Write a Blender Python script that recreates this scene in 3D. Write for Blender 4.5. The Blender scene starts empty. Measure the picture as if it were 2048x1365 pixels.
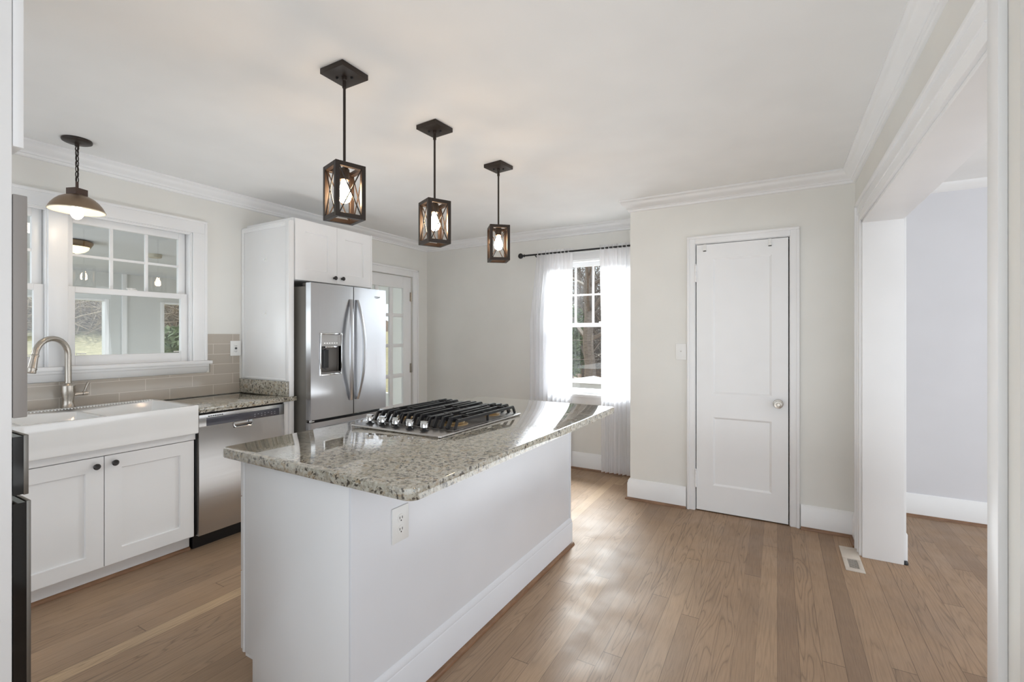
import bpy, bmesh, math, random
from mathutils import Vector, Matrix
random.seed(7)
C = bpy.context.scene.collection
S = bpy.context.scene
PI = math.pi

# ------------------------------------------------------------------ camera, world, lights, exposure
CAM_H = 1.385
cam_d = bpy.data.cameras.new('camera'); cam = bpy.data.objects.new('camera', cam_d); C.objects.link(cam)
cam.location = (0, 0, CAM_H); cam.rotation_euler = (PI/2, 0, 0.5166)
cam_d.sensor_width = 36; cam_d.lens = 934*36/2048; cam_d.shift_y = -10.0/2048; cam_d.clip_start = 0.02
S.camera = cam
S.view_settings.view_transform = 'Standard'; S.view_settings.look = 'None'
S.view_settings.gamma = 1; S.view_settings.use_curve_mapping = False
S.view_settings.exposure = 0.0
S.cycles.use_denoising = True
S.cycles.max_bounces = 10; S.cycles.diffuse_bounces = 6; S.cycles.transparent_max_bounces = 16
S.cycles.sample_clamp_indirect = 6.0
S.cycles.caustics_reflective = False; S.cycles.caustics_refractive = False

W = bpy.data.worlds.new('overcast_sky'); S.world = W; W.use_nodes = True
wn = W.node_tree.nodes; wl = W.node_tree.links
bg = wn['Background']; bg.inputs[0].default_value = (0.84, 0.92, 1.0, 1); bg.inputs[1].default_value = 1.95

def area(name, loc, rot, sx, sy, power, col=(1, 1, 1)):
    d = bpy.data.lights.new(name, 'AREA'); d.shape = 'RECTANGLE'; d.size = sx; d.size_y = sy
    d.energy = power; d.color = col
    o = bpy.data.objects.new(name, d); C.objects.link(o); o.location = loc; o.rotation_euler = rot
    return o
# added fill lamps without fixtures, most of them aimed up to bounce off the ceiling
area('fill_lamp_by_camera', (-0.2, 0.0, 0.9), (PI, 0, 0), 1.6, 1.2, 6.0, (0.90, 0.96, 1.0))
area('fill_lamp_in_room', (-0.35, 2.3, 0.5), (PI, 0, 0), 0.9, 1.6, 9.5, (0.90, 0.96, 1.0))
area('fill_lamp_by_sink', (-2.55, 1.9, 0.9), (PI, 0, 0), 0.5, 1.6, 7.5, (0.90, 0.96, 1.0))
area('fill_lamp_in_aisle', (-2.30, 1.55, 0.30), (0, math.radians(140), 0), 0.5, 1.8, 2.8, (0.94, 0.97, 1.0))
# added fill lamp standing in for daylight in the next room
area('next_room_fill_lamp', (3.6, 2.6, 1.1), (math.radians(105), 0, PI/2), 3.0, 2.0, 34, (0.93, 0.96, 1.0))
# daylight at the back window and the sunroom windows
area('back_window_daylight', (-1.68, 6.4, 3.2), (math.radians(-56), 0, 0), 2.6, 1.8, 1150, (0.91, 0.96, 1.0))
area('sunroom_daylight', (-6.2, -0.9, 1.3), (PI/2, 0, 0), 3.6, 1.8, 50, (0.92, 0.96, 1.0))
sun_d = bpy.data.lights.new('winter_sun', 'SUN'); sun_d.energy = 3.4; sun_d.angle = 0.02; sun_d.color = (1, 0.94, 0.84)
sun = bpy.data.objects.new('winter_sun', sun_d); C.objects.link(sun)
sun.rotation_euler = Vector((0.55, -0.05, -0.83)).to_track_quat('-Z', 'Y').to_euler()

# ------------------------------------------------------------------ materials
def lin(c):
    f = lambda v: (v/12.92 if v <= 0.04045 else ((v+0.055)/1.055)**2.4)
    return tuple(f(v/255) for v in c) + (1,)
class NT:
    def __init__(s, name):
        s.m = bpy.data.materials.new(name); s.m.use_nodes = True
        s.n = s.m.node_tree.nodes; s.l = s.m.node_tree.links
        s.bsdf = s.n['Principled BSDF']; s.out = s.n['Material Output']
    def node(s, t, **kw):
        n = s.n.new(t)
        for k, v in kw.items():
            if k.startswith('i_'): n.inputs[k[2:].replace('_', ' ')].default_value = v
            elif k.startswith('n') and k[1:].isdigit(): n.inputs[int(k[1:])].default_value = v
            else: setattr(n, k, v)
        return n
    def link(s, a, b): s.l.new(a, b)
    def coord(s, kind='Object'): return s.node('ShaderNodeTexCoord').outputs[kind]
    def mapping(s, vec, scale=(1, 1, 1), loc=(0, 0, 0), rot=(0, 0, 0)):
        m = s.node('ShaderNodeMapping'); m.inputs['Scale'].default_value = scale
        m.inputs['Location'].default_value = loc; m.inputs['Rotation'].default_value = rot
        s.link(vec, m.inputs['Vector']); return m.outputs[0]
    def noise(s, vec, scale, detail=3, rough=0.5, dist=0.0):
        n = s.node('ShaderNodeTexNoise'); n.inputs['Scale'].default_value = scale
        n.inputs['Detail'].default_value = detail; n.inputs['Roughness'].default_value = rough
        n.inputs['Distortion'].default_value = dist
        if vec is not None: s.link(vec, n.inputs['Vector'])
        return n.outputs['Fac']
    def ramp(s, fac, stops, interp='LINEAR'):
        r = s.node('ShaderNodeValToRGB'); r.color_ramp.interpolation = interp
        e = r.color_ramp.elements
        while len(e) < len(stops): e.new(0.5)
        for el, (p, c) in zip(e, stops):
            el.position = p; el.color = c if len(c) == 4 else tuple(c)+(1,)
        s.link(fac, r.inputs[0]); return r.outputs[0]
    def math(s, op, a, b=None):
        m = s.node('ShaderNodeMath', operation=op)
        for i, v in enumerate((a, b)):
            if v is None: continue
            if isinstance(v, (int, float)): m.inputs[i].default_value = v
            else: s.link(v, m.inputs[i])
        return m.outputs[0]
    def mix(s, fac, a, b, mode='MIX'):
        m = s.node('ShaderNodeMix', data_type='RGBA', blend_type=mode)
        for sock, v in ((m.inputs[0], fac), (m.inputs[6], a), (m.inputs[7], b)):
            if isinstance(v, (int, float)): sock.default_value = v
            elif isinstance(v, tuple): sock.default_value = v if len(v) == 4 else v+(1,)
            else: s.link(v, sock)
        return m.outputs[2]
    def bump(s, h, strength=0.2, dist=0.002):
        b = s.node('ShaderNodeBump'); b.inputs['Strength'].default_value = strength
        b.inputs['Distance'].default_value = dist; s.link(h, b.inputs['Height'])
        s.link(b.outputs[0], s.bsdf.inputs['Normal'])
    def set(s, **kw):
        for k, v in kw.items():
            i = s.bsdf.inputs[k.replace('_', ' ')]
            if hasattr(v, 'is_linked'): s.link(v, i)
            else: i.default_value = v

def paint(name, rgb, rough=0.5, tex=120, bump=0.04, spec=0.5):
    t = NT(name); c = t.coord()
    n = t.noise(c, 3, 2); a = lin(rgb); b = tuple(x*0.965 for x in a[:3])+(1,)
    t.set(Base_Color=t.ramp(n, [(0.35, a), (0.7, b)]), Roughness=rough, Specular_IOR_Level=spec)
    if bump: t.bump(t.noise(c, tex, 3), bump, 0.002)
    return t.m
def metal(name, rgb, rough=0.25, brush=None, metallic=1.0, bump=0.0):
    t = NT(name); c = t.coord()
    sc = brush or (1, 1, 1)
    n = t.noise(t.mapping(c, sc), 60 if brush else 20, 3)
    t.set(Base_Color=lin(rgb), Metallic=metallic,
          Roughness=t.ramp(n, [(0.3, (rough*0.93,)*3), (0.7, (rough*1.07,)*3)]))
    if bump: t.bump(n, bump, 0.001)
    return t.m
def emitter(name, rgb, strength):
    t = NT(name); t.set(Base_Color=lin(rgb), Emission_Color=lin(rgb), Emission_Strength=strength)
    return t.m

WALL = paint('wall_paint', (229, 228, 223), 0.6, 180, 0.05)
WALLC = paint('next_room_wall_paint', (218, 218, 222), 0.6, 180, 0.05)
CEIL = paint('ceiling_paint', (238, 238, 237), 0.85, 90, 0.05, 0.2)
TRIM = paint('white_trim_paint', (238, 238, 238), 0.32, 60, 0.02)
CAB = paint('white_cabinet_paint', (236, 236, 236), 0.3, 60, 0.015)
ISL = paint('island_panel_paint', (228, 229, 233), 0.33, 60, 0.015)
PORC = paint('white_porcelain', (240, 240, 239), 0.08, 20, 0.0)
PLASTIC = paint('white_plastic', (236, 236, 234), 0.3, 60, 0.0)
IVORY = paint('beige_metal_paint', (206, 196, 184), 0.4, 60, 0.0)
BLACK = paint('black_plastic', (18, 18, 20), 0.35, 60, 0.0)
GLOSSBLACK = paint('black_oven_glass', (16, 15, 15), 0.08, 60, 0.0)
DARKSLOT = paint('recess_shade_paint', (26, 25, 24), 0.7, 60, 0.0)  # flat dark colour standing in for shade inside gaps and holes
IRON = paint('cast_iron', (34, 34, 36), 0.38, 240, 0.12)
BRONZE = paint('oil_rubbed_bronze', (44, 35, 29), 0.4, 40, 0.02, 0.35)
KNOBM = paint('black_bronze_knob', (38, 35, 34), 0.28, 40, 0.0)
STEEL = metal('brushed_stainless', (188, 188, 190), 0.24, (1, 1, 0.02))
STEELH = metal('brushed_stainless_sideways', (196, 194, 192), 0.25, (0.03, 0.03, 1))
STEELDK = metal('grey_steel_side', (126, 123, 118), 0.42, (1, 1, 0.03))
FRSIDE = paint('fridge_side_grey', (112, 109, 103), 0.35, 200, 0.06)
OVENSIDE = paint('grey_appliance_side', (148, 143, 139), 0.4, 60, 0.0)
CHROME = metal('polished_chrome', (214, 214, 214), 0.08)
NICKEL = metal('brushed_nickel', (186, 178, 168), 0.26, (1, 1, 0.05))
PANELDK = paint('dark_control_panel', (74, 74, 82), 0.2, 60, 0.0)
BRASSM = metal('aged_brass', (176, 150, 110), 0.4)
DOMEM = metal('antique_bronze_shade', (150, 130, 110), 0.34, None, 0.85)
DOMEIN = paint('pale_shade_lining', (206, 196, 178), 0.35, 60, 0.0)
BULB = emitter('lit_bulb_warm', (255, 214, 170), 75.0)
BULBC = emitter('lit_bulb_white', (255, 240, 220), 18.0)
LAMPGLASS = emitter('lit_frosted_glass', (255, 236, 196), 1.5)
STONEG = paint('grey_stone', (134, 134, 132), 0.9, 40, 0.5)
SNOW = paint('snow', (240, 243, 248), 0.9, 14, 0.4)

def m_glass():
    t = NT('window_glass'); n = t.n
    tr = t.node('ShaderNodeBsdfTransparent'); tr.inputs[0].default_value = (0.97, 0.985, 0.98, 1)
    gl = t.node('ShaderNodeBsdfGlossy'); gl.inputs['Roughness'].default_value = 0.0
    lw = t.node('ShaderNodeLayerWeight'); lw.inputs[0].default_value = 0.5
    fr = t.math('ADD', t.math('MULTIPLY', t.math('POWER', lw.outputs['Facing'], 5.0), 0.96), 0.04)
    mx = t.node('ShaderNodeMixShader'); t.link(fr, mx.inputs[0])
    t.link(tr.outputs[0], mx.inputs[1]); t.link(gl.outputs[0], mx.inputs[2])
    t.link(mx.outputs[0], t.out.inputs[0]); return t.m
GLASS = m_glass()
def m_curtain():
    t = NT('sheer_voile')
    d = t.node('ShaderNodeBsdfDiffuse'); d.inputs[0].default_value = (0.93, 0.93, 0.95, 1)
    tl = t.node('ShaderNodeBsdfTranslucent'); tl.inputs[0].default_value = (0.95, 0.95, 0.97, 1)
    tr = t.node('ShaderNodeBsdfTransparent')
    a = t.node('ShaderNodeMixShader'); a.inputs[0].default_value = 0.55
    t.link(d.outputs[0], a.inputs[1]); t.link(tl.outputs[0], a.inputs[2])
    n = t.noise(t.mapping(t.coord(), (1, 1, 0.02)), 60, 2)
    b = t.node('ShaderNodeMixShader')
    t.link(t.ramp(n, [(0.3, (0.22,)*3), (0.7, (0.36,)*3)]), b.inputs[0])
    t.link(a.outputs[0], b.inputs[1]); t.link(tr.outputs[0], b.inputs[2])
    t.link(b.outputs[0], t.out.inputs[0]); return t.m
VOILE = m_curtain()

def m_floor():
    t = NT('oak_plank_floor')
    sep = t.node('ShaderNodeSeparateXYZ'); t.link(t.coord(), sep.inputs[0])
    x, y = sep.outputs[0], sep.outputs[1]
    w = 0.083
    u = t.math('DIVIDE', x, w); row = t.math('FLOOR', u); fu = t.math('FRACT', u)
    wn1 = t.node('ShaderNodeTexWhiteNoise', noise_dimensions='1D'); t.link(row, wn1.inputs['W'])
    yo = t.math('ADD', t.math('DIVIDE', y, 2.3), t.math('MULTIPLY', wn1.outputs['Value'], 9.0))
    seg = t.math('FLOOR', yo); fy = t.math('FRACT', yo)
    cmb = t.node('ShaderNodeCombineXYZ'); t.link(row, cmb.inputs[0]); t.link(seg, cmb.inputs[1])
    wn2 = t.node('ShaderNodeTexWhiteNoise', noise_dimensions='2D'); t.link(cmb.outputs[0], wn2.inputs['Vector'])
    rnd = wn2.outputs['Value']
    base = t.ramp(rnd, [(0.0, lin((144, 119, 96))), (0.2, lin((154, 128, 103))), (0.75, lin((162, 135, 109))), (0.96, lin((168, 141, 114))), (1.0, lin((186, 159, 127)))])
    # grain: contour lines of stretched noise, different on every plank
    gx = t.math('ADD', t.math('MULTIPLY', x, 11.0), t.math('MULTIPLY', rnd, 57.0))
    gy = t.math('ADD', t.math('MULTIPLY', y, 0.85), t.math('MULTIPLY', rnd, 31.0))
    gv = t.node('ShaderNodeCombineXYZ'); t.link(gx, gv.inputs[0]); t.link(gy, gv.inputs[1])
    big = t.noise(gv.outputs[0], 1.3, 1.5, 0.45, 0.35)
    rings = t.math('FRACT', t.math('MULTIPLY', big, 12.0))
    ringm = t.ramp(rings, [(0.0, (0.60,)*3), (0.16, (0.98,)*3), (0.7, (1.08,)*3), (0.92, (0.9,)*3), (1.0, (0.60,)*3)])
    fx = t.node('ShaderNodeCombineXYZ'); t.link(t.math('MULTIPLY', x, 240.0), fx.inputs[0]); t.link(t.math('MULTIPLY', y, 7.0), fx.inputs[1])
    fine = t.ramp(t.noise(fx.outputs[0], 1.0, 3, 0.6), [(0.3, (0.80,)*3), (0.55, (1.02,)*3), (0.8, (1.08,)*3)])
    gsel = t.math('MULTIPLY', t.math('FRACT', t.math('MULTIPLY', rnd, 37.0)), 0.85)
    col = t.mix(gsel, base, t.mix(1.0, base, ringm, 'MULTIPLY'))
    col = t.mix(0.9, col, t.mix(1.0, col, fine, 'MULTIPLY'))
    blotch = t.ramp(t.noise(t.coord(), 1.6, 3), [(0.3, (0.88, 0.88, 0.9)), (0.7, (1.08, 1.06, 1.03))])
    col = t.mix(1.0, col, blotch, 'MULTIPLY')
    # joints
    e1 = t.math('MINIMUM', fu, t.math('SUBTRACT', 1.0, fu))
    gapw = t.math('MULTIPLY', wn1.outputs['Value'], 0.022)
    j1 = t.math('LESS_THAN', e1, t.math('ADD', gapw, 0.004))
    e2 = t.math('MINIMUM', fy, t.math('SUBTRACT', 1.0, fy))
    j2 = t.math('LESS_THAN', e2, 0.0011)
    j = t.math('MAXIMUM', j1, j2)
    col = t.mix(t.math('MULTIPLY', j, 0.45), col, lin((58, 42, 32)))
    t.set(Base_Color=col, Roughness=t.ramp(t.noise(t.coord(), 5, 4), [(0.3, (0.42,)*3), (0.7, (0.60,)*3)]), Specular_IOR_Level=0.5)
    h = t.math('SUBTRACT', t.math('MULTIPLY', rings, 0.15), j)
    t.bump(h, 0.25, 0.0012)
    return t.m
FLOOR = m_floor()
def m_wood(name, rgb, rgb2):
    t = NT(name); n = t.noise(t.mapping(t.coord(), (1, 1, 6)), 9, 4, 0.6, 0.5)
    t.set(Base_Color=t.ramp(n, [(0.3, lin(rgb)), (0.7, lin(rgb2))]), Roughness=0.4); return t.m
SHOE = m_wood('stained_shoe_wood', (108, 78, 56), (146, 110, 82))
BARK = m_wood('bark', (74, 64, 56), (128, 114, 102))
TWIG = m_wood('dry_twigs', (84, 70, 58), (184, 162, 138))
def m_granite():
    t = NT('speckled_granite'); c = t.coord()
    n1 = t.noise(c, 26, 4, 0.65, 0.4); n2 = t.noise(t.mapping(c, loc=(5, 3, 1)), 62, 4, 0.62, 0.3)
    v = t.node('ShaderNodeTexVoronoi', feature='F1'); v.inputs['Scale'].default_value = 105; v.inputs['Randomness'].default_value = 1
    t.link(c, v.inputs['Vector'])
    base = t.ramp(n1, [(0.30, lin((116, 110, 96))), (0.43, lin((162, 156, 140))), (0.54, lin((190, 187, 175))), (0.63, lin((160, 138, 104))), (0.76, lin((122, 100, 72)))])
    cell = t.node('ShaderNodeSeparateColor'); t.link(v.outputs['Color'], cell.inputs[0])
    grains = t.ramp(cell.outputs[0], [(0.0, lin((88, 84, 76))), (0.3, lin((168, 163, 149))), (0.75, lin((196, 193, 182))), (1.0, lin((142, 126, 100)))])
    col = t.mix(0.45, base, grains)
    dark = t.ramp(n2, [(0.0, (1,)*3), (0.40, (1,)*3), (0.435, (0,)*3), (1, (0,)*3)])
    n3 = t.noise(t.mapping(c, loc=(1, 9, 4)), 150, 2, 0.5)
    dk2 = t.ramp(n3, [(0.0, (1,)*3), (0.30, (1,)*3), (0.34, (0,)*3), (1, (0,)*3)])
    col = t.mix(t.math('MULTIPLY', dark, 0.9), col, lin((58, 52, 46)))
    col = t.mix(t.math('MULTIPLY', dk2, 0.8), col, lin((40, 38, 36)))
    t.set(Base_Color=col, Roughness=0.06, Specular_IOR_Level=0.75, Coat_Weight=0.8, Coat_Roughness=0.02); return t.m
GRANITE = m_granite()
def m_tile():
    t = NT('taupe_glass_tile'); sep = t.node('ShaderNodeSeparateXYZ'); t.link(t.coord(), sep.inputs[0])
    cm = t.node('ShaderNodeCombineXYZ'); t.link(sep.outputs[1], cm.inputs[0]); t.link(sep.outputs[2], cm.inputs[1])
    b = t.node('ShaderNodeTexBrick'); b.offset = 0.5
    b.inputs['Color1'].default_value = lin((184, 174, 162)); b.inputs['Color2'].default_value = lin((176, 167, 155))
    b.inputs['Mortar'].default_value = lin((214, 208, 198)); b.inputs['Scale'].default_value = 1.0
    b.inputs['Mortar Size'].default_value = 0.0016; b.inputs['Mortar Smooth'].default_value = 0.1
    b.inputs['Brick Width'].default_value = 0.30; b.inputs['Row Height'].default_value = 0.0795
    t.link(cm.outputs[0], b.inputs['Vector'])
    t.set(Base_Color=b.outputs['Color'], Roughness=0.12, Specular_IOR_Level=0.6)
    t.bump(t.math('SUBTRACT', 1.0, b.outputs['Fac']), 0.3, 0.001); return t.m
TILE = m_tile()
def m_ground(name, stops, scale, rough=0.95, bump=0.6):
    t = NT(name); c = t.coord(); n = t.noise(c, scale, 6, 0.7, 0.3)
    t.set(Base_Color=t.ramp(n, stops), Roughness=rough); t.bump(t.noise(c, scale*5, 4), bump, 0.03); return t.m
LAWN = m_ground('winter_lawn', [(0.30, lin((92, 84, 62))), (0.44, lin((134, 128, 96))), (0.56, lin((158, 148, 116))), (0.7, lin((182, 168, 138)))], 6.5)
LITTER = m_ground('leaf_litter', [(0.3, lin((74, 60, 50))), (0.48, lin((134, 110, 90))), (0.60, lin((172, 146, 122))), (0.66, lin((226, 228, 234))), (0.8, lin((240, 243, 248)))], 0.9)
LITTER2 = m_ground('leafy_bank', [(0.3, lin((50, 40, 32))), (0.5, lin((92, 74, 60))), (0.66, lin((128, 106, 86))), (0.8, lin((160, 140, 118)))], 2.2)
LEAF = m_ground('evergreen_leaves', [(0.3, lin((58, 70, 44))), (0.55, lin((96, 110, 70))), (0.8, lin((150, 156, 112)))], 6, 0.6, 0.0)

# ------------------------------------------------------------------ mesh helper
class M:
    def __init__(s): s.v = []; s.f = []
    def add(s, vs, fs):
        o = len(s.v); s.v += [Vector(p) for p in vs]; s.f += [tuple(i+o for i in f) for f in fs]; return s
    def box(s, x0, x1, y0, y1, z0, z1):
        x0, x1 = sorted((x0, x1)); y0, y1 = sorted((y0, y1)); z0, z1 = sorted((z0, z1))
        return s.add([(x0,y0,z0),(x1,y0,z0),(x1,y1,z0),(x0,y1,z0),(x0,y0,z1),(x1,y0,z1),(x1,y1,z1),(x0,y1,z1)],
                     [(0,3,2,1),(4,5,6,7),(0,1,5,4),(1,2,6,5),(2,3,7,6),(3,0,4,7)])
    def ring_faces(s, o, k, n, cap0, cap1, closed=False):
        rows = k if closed else k-1
        for i in range(rows):
            for j in range(n):
                a = o+i*n+j; b = o+i*n+(j+1) % n; i2 = (i+1) % k
                s.f.append((a, b, o+i2*n+(j+1) % n, o+i2*n+j))
        if cap0 and not closed: s.f.append(tuple(o+j for j in reversed(range(n))))
        if cap1 and not closed: s.f.append(tuple(o+(k-1)*n+j for j in range(n)))
    def tube(s, pts, r, n=10, cap=True, closed=False, phase=0.0, sq=None):
        pts = [Vector(p) for p in pts]; k = len(pts); o = len(s.v)
        rs = r if isinstance(r, (list, tuple)) else [r]*k
        ref = None
        for i, p in enumerate(pts):
            if closed: t = pts[(i+1) % k]-pts[i-1]
            else: t = pts[min(i+1, k-1)]-pts[max(i-1, 0)]
            t.normalize()
            if ref is None:
                ref = Vector((0, 0, 1)) if abs(t.z) < 0.9 else Vector((1, 0, 0))
            a = (ref-t*ref.dot(t)).normalized(); b = t.cross(a); ref = a
            for j in range(n):
                an = 2*PI*j/n+phase
                s.v.append(p+(a*math.cos(an)+b*math.sin(an))*rs[i])
        s.ring_faces(o, k, n, cap, cap, closed); return s
    def cyl(s, p0, p1, r0, r1=None, n=16): return s.tube([p0, p1], [r0, r0 if r1 is None else r1], n)
    def bar(s, p0, p1, w, h=None, up=(0, 0, 1)):
        """rectangular bar from p0 to p1: w sideways, h along up"""
        p0 = Vector(p0); p1 = Vector(p1); t = (p1-p0).normalized(); h = h or w
        u = Vector(up); 
        if abs(t.dot(u)) > 0.98: u = Vector((1, 0, 0))
        sd = t.cross(u).normalized(); u = sd.cross(t).normalized()
        vs = []
        for p in (p0, p1):
            for a, b in ((-1,-1),(1,-1),(1,1),(-1,1)): vs.append(p+sd*a*w/2+u*b*h/2)
        return s.add(vs, [(0,1,2,3),(7,6,5,4),(0,4,5,1),(1,5,6,2),(2,6,7,3),(3,7,4,0)])
    def lathe(s, prof, c=(0, 0, 0), n=24, axis='z', cap0=True, cap1=True):
        o = len(s.v); c = Vector(c)
        for r, h in prof:
            for j in range(n):
                a = 2*PI*j/n; p = (r*math.cos(a), r*math.sin(a), h)
                if axis == 'x': p = (h, p[0], p[1])
                if axis == '-x': p = (-h, p[1], p[0])
                if axis == '-y': p = (p[0], -h, p[1])
                if axis == 'y': p = (p[1], h, p[0])
                s.v.append(c+Vector(p))
        s.ring_faces(o, len(prof), n, cap0, cap1); return s
    def prism(s, poly, axis, a0, a1):
        """poly: 2D outline; axis x -> (y,z), y -> (x,z), z -> (x,y)"""
        mk = {'x': lambda p, a: (a, p[0], p[1]), 'y': lambda p, a: (p[0], a, p[1]), 'z': lambda p, a: (p[0], p[1], a)}[axis]
        n = len(poly); vs = [mk(p, a0) for p in poly]+[mk(p, a1) for p in poly]
        fs = [tuple(range(n)), tuple(reversed(range(n, 2*n)))]+[(i, n+i, n+(i+1) % n, (i+1) % n) for i in range(n)]
        return s.add(vs, fs)
    def mold(s, path, prof):
        """mitred moulding: path of (x,y) with the room on its left; prof of (out from wall, z)"""
        P = [Vector((p[0], p[1])) for p in path]; k = len(P); n = len(prof); o = len(s.v)
        for i, p in enumerate(P):
            d0 = (P[i]-P[i-1]).normalized() if i else None
            d1 = (P[i+1]-P[i]).normalized() if i < k-1 else None
            n0 = Vector((-d0.y, d0.x)) if d0 else None; n1 = Vector((-d1.y, d1.x)) if d1 else None
            if n0 is None: m = n1
            elif n1 is None: m = n0
            else:
                m = (n0+n1).normalized(); m = m/max(m.dot(n0), 0.2)
            for d, z in prof: s.v.append(Vector((p.x+m.x*d, p.y+m.y*d, z)))
        for i in range(k-1):
            for j in range(n):
                a = o+i*n+j; b = o+i*n+(j+1) % n
                s.f.append((a, b, b+n, a+n))
        s.f.append(tuple(o+j for j in range(n))); s.f.append(tuple(o+(k-1)*n+j for j in reversed(range(n)))); return s
    def build(s, name, mat, parent=None, bev=0, seg=2, smooth=True, org=None, ang=32):
        me = bpy.data.meshes.new(name); bm = bmesh.new()
        base = Vector(parent['_o']) if parent is not None else None
        if base is None:
            if org is not None: base = Vector(org)
            else:
                lo = Vector((min(p[i] for p in s.v) for i in range(3))); hi = Vector((max(p[i] for p in s.v) for i in range(3)))
                base = Vector(((lo.x+hi.x)/2, (lo.y+hi.y)/2, lo.z))
        vv = [bm.verts.new(p-base) for p in s.v]
        for f in s.f:
            try: bm.faces.new([vv[i] for i in f])
            except ValueError: pass
        bmesh.ops.recalc_face_normals(bm, faces=bm.faces)
        if bev:
            es = [e for e in bm.edges if len(e.link_faces) == 2 and e.calc_face_angle(0) > 0.5]
            bmesh.ops.bevel(bm, geom=es, offset=bev, offset_type='OFFSET', segments=seg, profile=0.5, affect='EDGES', clamp_overlap=True)
        for f in bm.faces: f.smooth = smooth
        for e in bm.edges:
            if len(e.link_faces) != 2 or e.calc_face_angle(0) > math.radians(ang): e.smooth = False
        bm.to_mesh(me); bm.free()
        for m in (mat if isinstance(mat, list) else [mat]): me.materials.append(m)
        o = bpy.data.objects.new(name, me); C.objects.link(o); o['_o'] = tuple(base)
        if parent is None: o.location = base
        else: o.parent = parent
        return o
OBJS = []
def tag(o, label, cat, group=None, kind=None):
    o['label'] = label; o['category'] = cat
    if group: o['group'] = group
    if kind: o['kind'] = kind
    OBJS.append(o); return o
def thing(name, loc, label, cat, group=None, kind=None, rz=0):
    o = bpy.data.objects.new(name, None); C.objects.link(o); o.location = loc; o.rotation_euler.z = rz; o['_o'] = tuple(loc)
    o.empty_display_size = 0.05
    return tag(o, label, cat, group, kind)
def copy_tree(o, parent=None):
    c = o.copy(); C.objects.link(c)
    if parent: c.parent = parent
    for ch in [k for k in o.children]: copy_tree(ch, c)
    return c
def rot_z(m, c, a, i0=0):
    c = Vector(c); R = Matrix.Rotation(a, 3, 'Z')
    for i in range(i0, len(m.v)): m.v[i] = R @ (m.v[i]-c)+c
    return m

# ------------------------------------------------------------------ room dimensions
XW, YB, YC, XC, XR, XR2, ZC = -3.84, 4.59, 3.96, -1.09, 0.466, 0.662, 2.53
YJ0, YJ1, ZH = 1.575, 3.64, 2.113           # opening into the next room
# windows / doors
WIN_Y0, WIN_Y1, WIN_Z0, WIN_Z1 = 0.40, 1.872, 1.19, 2.17
BW_X0, BW_X1, BW_Z0, BW_Z1 = -2.125, -1.232, 0.78, 2.175
FD_Y0, FD_Y1, FD_Z = 3.42, 4.315, 2.095
DR_X0, DR_X1, DR_Z = -0.566, 0.077, 2.112

def structure(o, label, cat): return tag(o, label, cat, None, 'structure')

# floor (kitchen and next room in one run of planks)
structure(M().box(-3.98, 5.2, -2.2, 4.9, -0.12, 0).build('floor', FLOOR, org=(0, 0, 0)), 'brown oak plank floor running through kitchen and next room', 'floor')
structure(M().box(-3.98, 5.2, -2.2, 4.9, ZC, ZC+0.1).build('ceiling', CEIL, org=(0, 0, ZC)), 'smooth white ceiling with soft lamp shadows', 'ceiling')
# left wall with window and french door openings
m = M(); a, b = XW-0.14, XW
m.box(a, b, -2.2, WIN_Y0, 0, ZC).box(a, b, WIN_Y0, WIN_Y1, 0, WIN_Z0).box(a, b, WIN_Y0, WIN_Y1, WIN_Z1, ZC)
m.box(a, b, WIN_Y1, FD_Y0, 0, ZC).box(a, b, FD_Y0, FD_Y1, FD_Z, ZC).box(a, b, FD_Y1, YB+0.16, 0, ZC)
structure(m.build('wall_left', WALL, org=(0, 0, 0)), 'greige painted wall behind sink and refrigerator', 'wall')
m = M(); a, b = YB, YB+0.16
m.box(XW, BW_X0, a, b, 0, ZC).box(BW_X0, BW_X1, a, b, 0, BW_Z0).box(BW_X0, BW_X1, a, b, BW_Z1, ZC).box(BW_X1, XR2, a, b, 0, ZC)
structure(m.build('wall_back', WALL, org=(0, 0, 0)), 'greige painted wall around the curtained back window', 'wall')
m = M()
m.box(XC, DR_X0-0.02, YC, YC+0.11, 0, ZC).box(DR_X0-0.02, DR_X1+0.02, YC, YC+0.11, DR_Z+0.02, ZC).box(DR_X1+0.02, XR, YC, YC+0.11, 0, ZC)
m.box(XC, XC+0.1, YC+0.11, YB, 0, ZC)
structure(m.build('wall_closet', WALL, org=(0, 0, 0)), 'greige closet wall around the narrow two panel door', 'wall')
m = M()
m.box(XR, XR2, YJ1, YB, 0, ZC).box(XR, XR2, YJ0, YJ1, ZH, ZC).box(XR, XR2, 0.9, YJ0, 0, ZC)
structure(m.build('wall_right', WALL, org=(0, 0, 0)), 'greige wall with wide cased opening into next room', 'wall')
structure(M().box(XR2, 5.2, 4.66, 4.8, 0, ZC).build('wall_far', WALLC, org=(0, 0, 0)), 'pale lavender white wall of the next room', 'wall')
# jamb lining of the opening
m = M()
m.box(XR-0.004, XR2+0.004, YJ1-0.018, YJ1, 0, ZH).box(XR-0.004, XR2+0.004, YJ0, YJ0+0.018, 0, ZH).box(XR-0.004, XR2+0.004, YJ0, YJ1, ZH-0.018, ZH)
structure(m.build('trim_1', TRIM, bev=0.002), 'white lining boards of the wide opening', 'trim')
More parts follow.
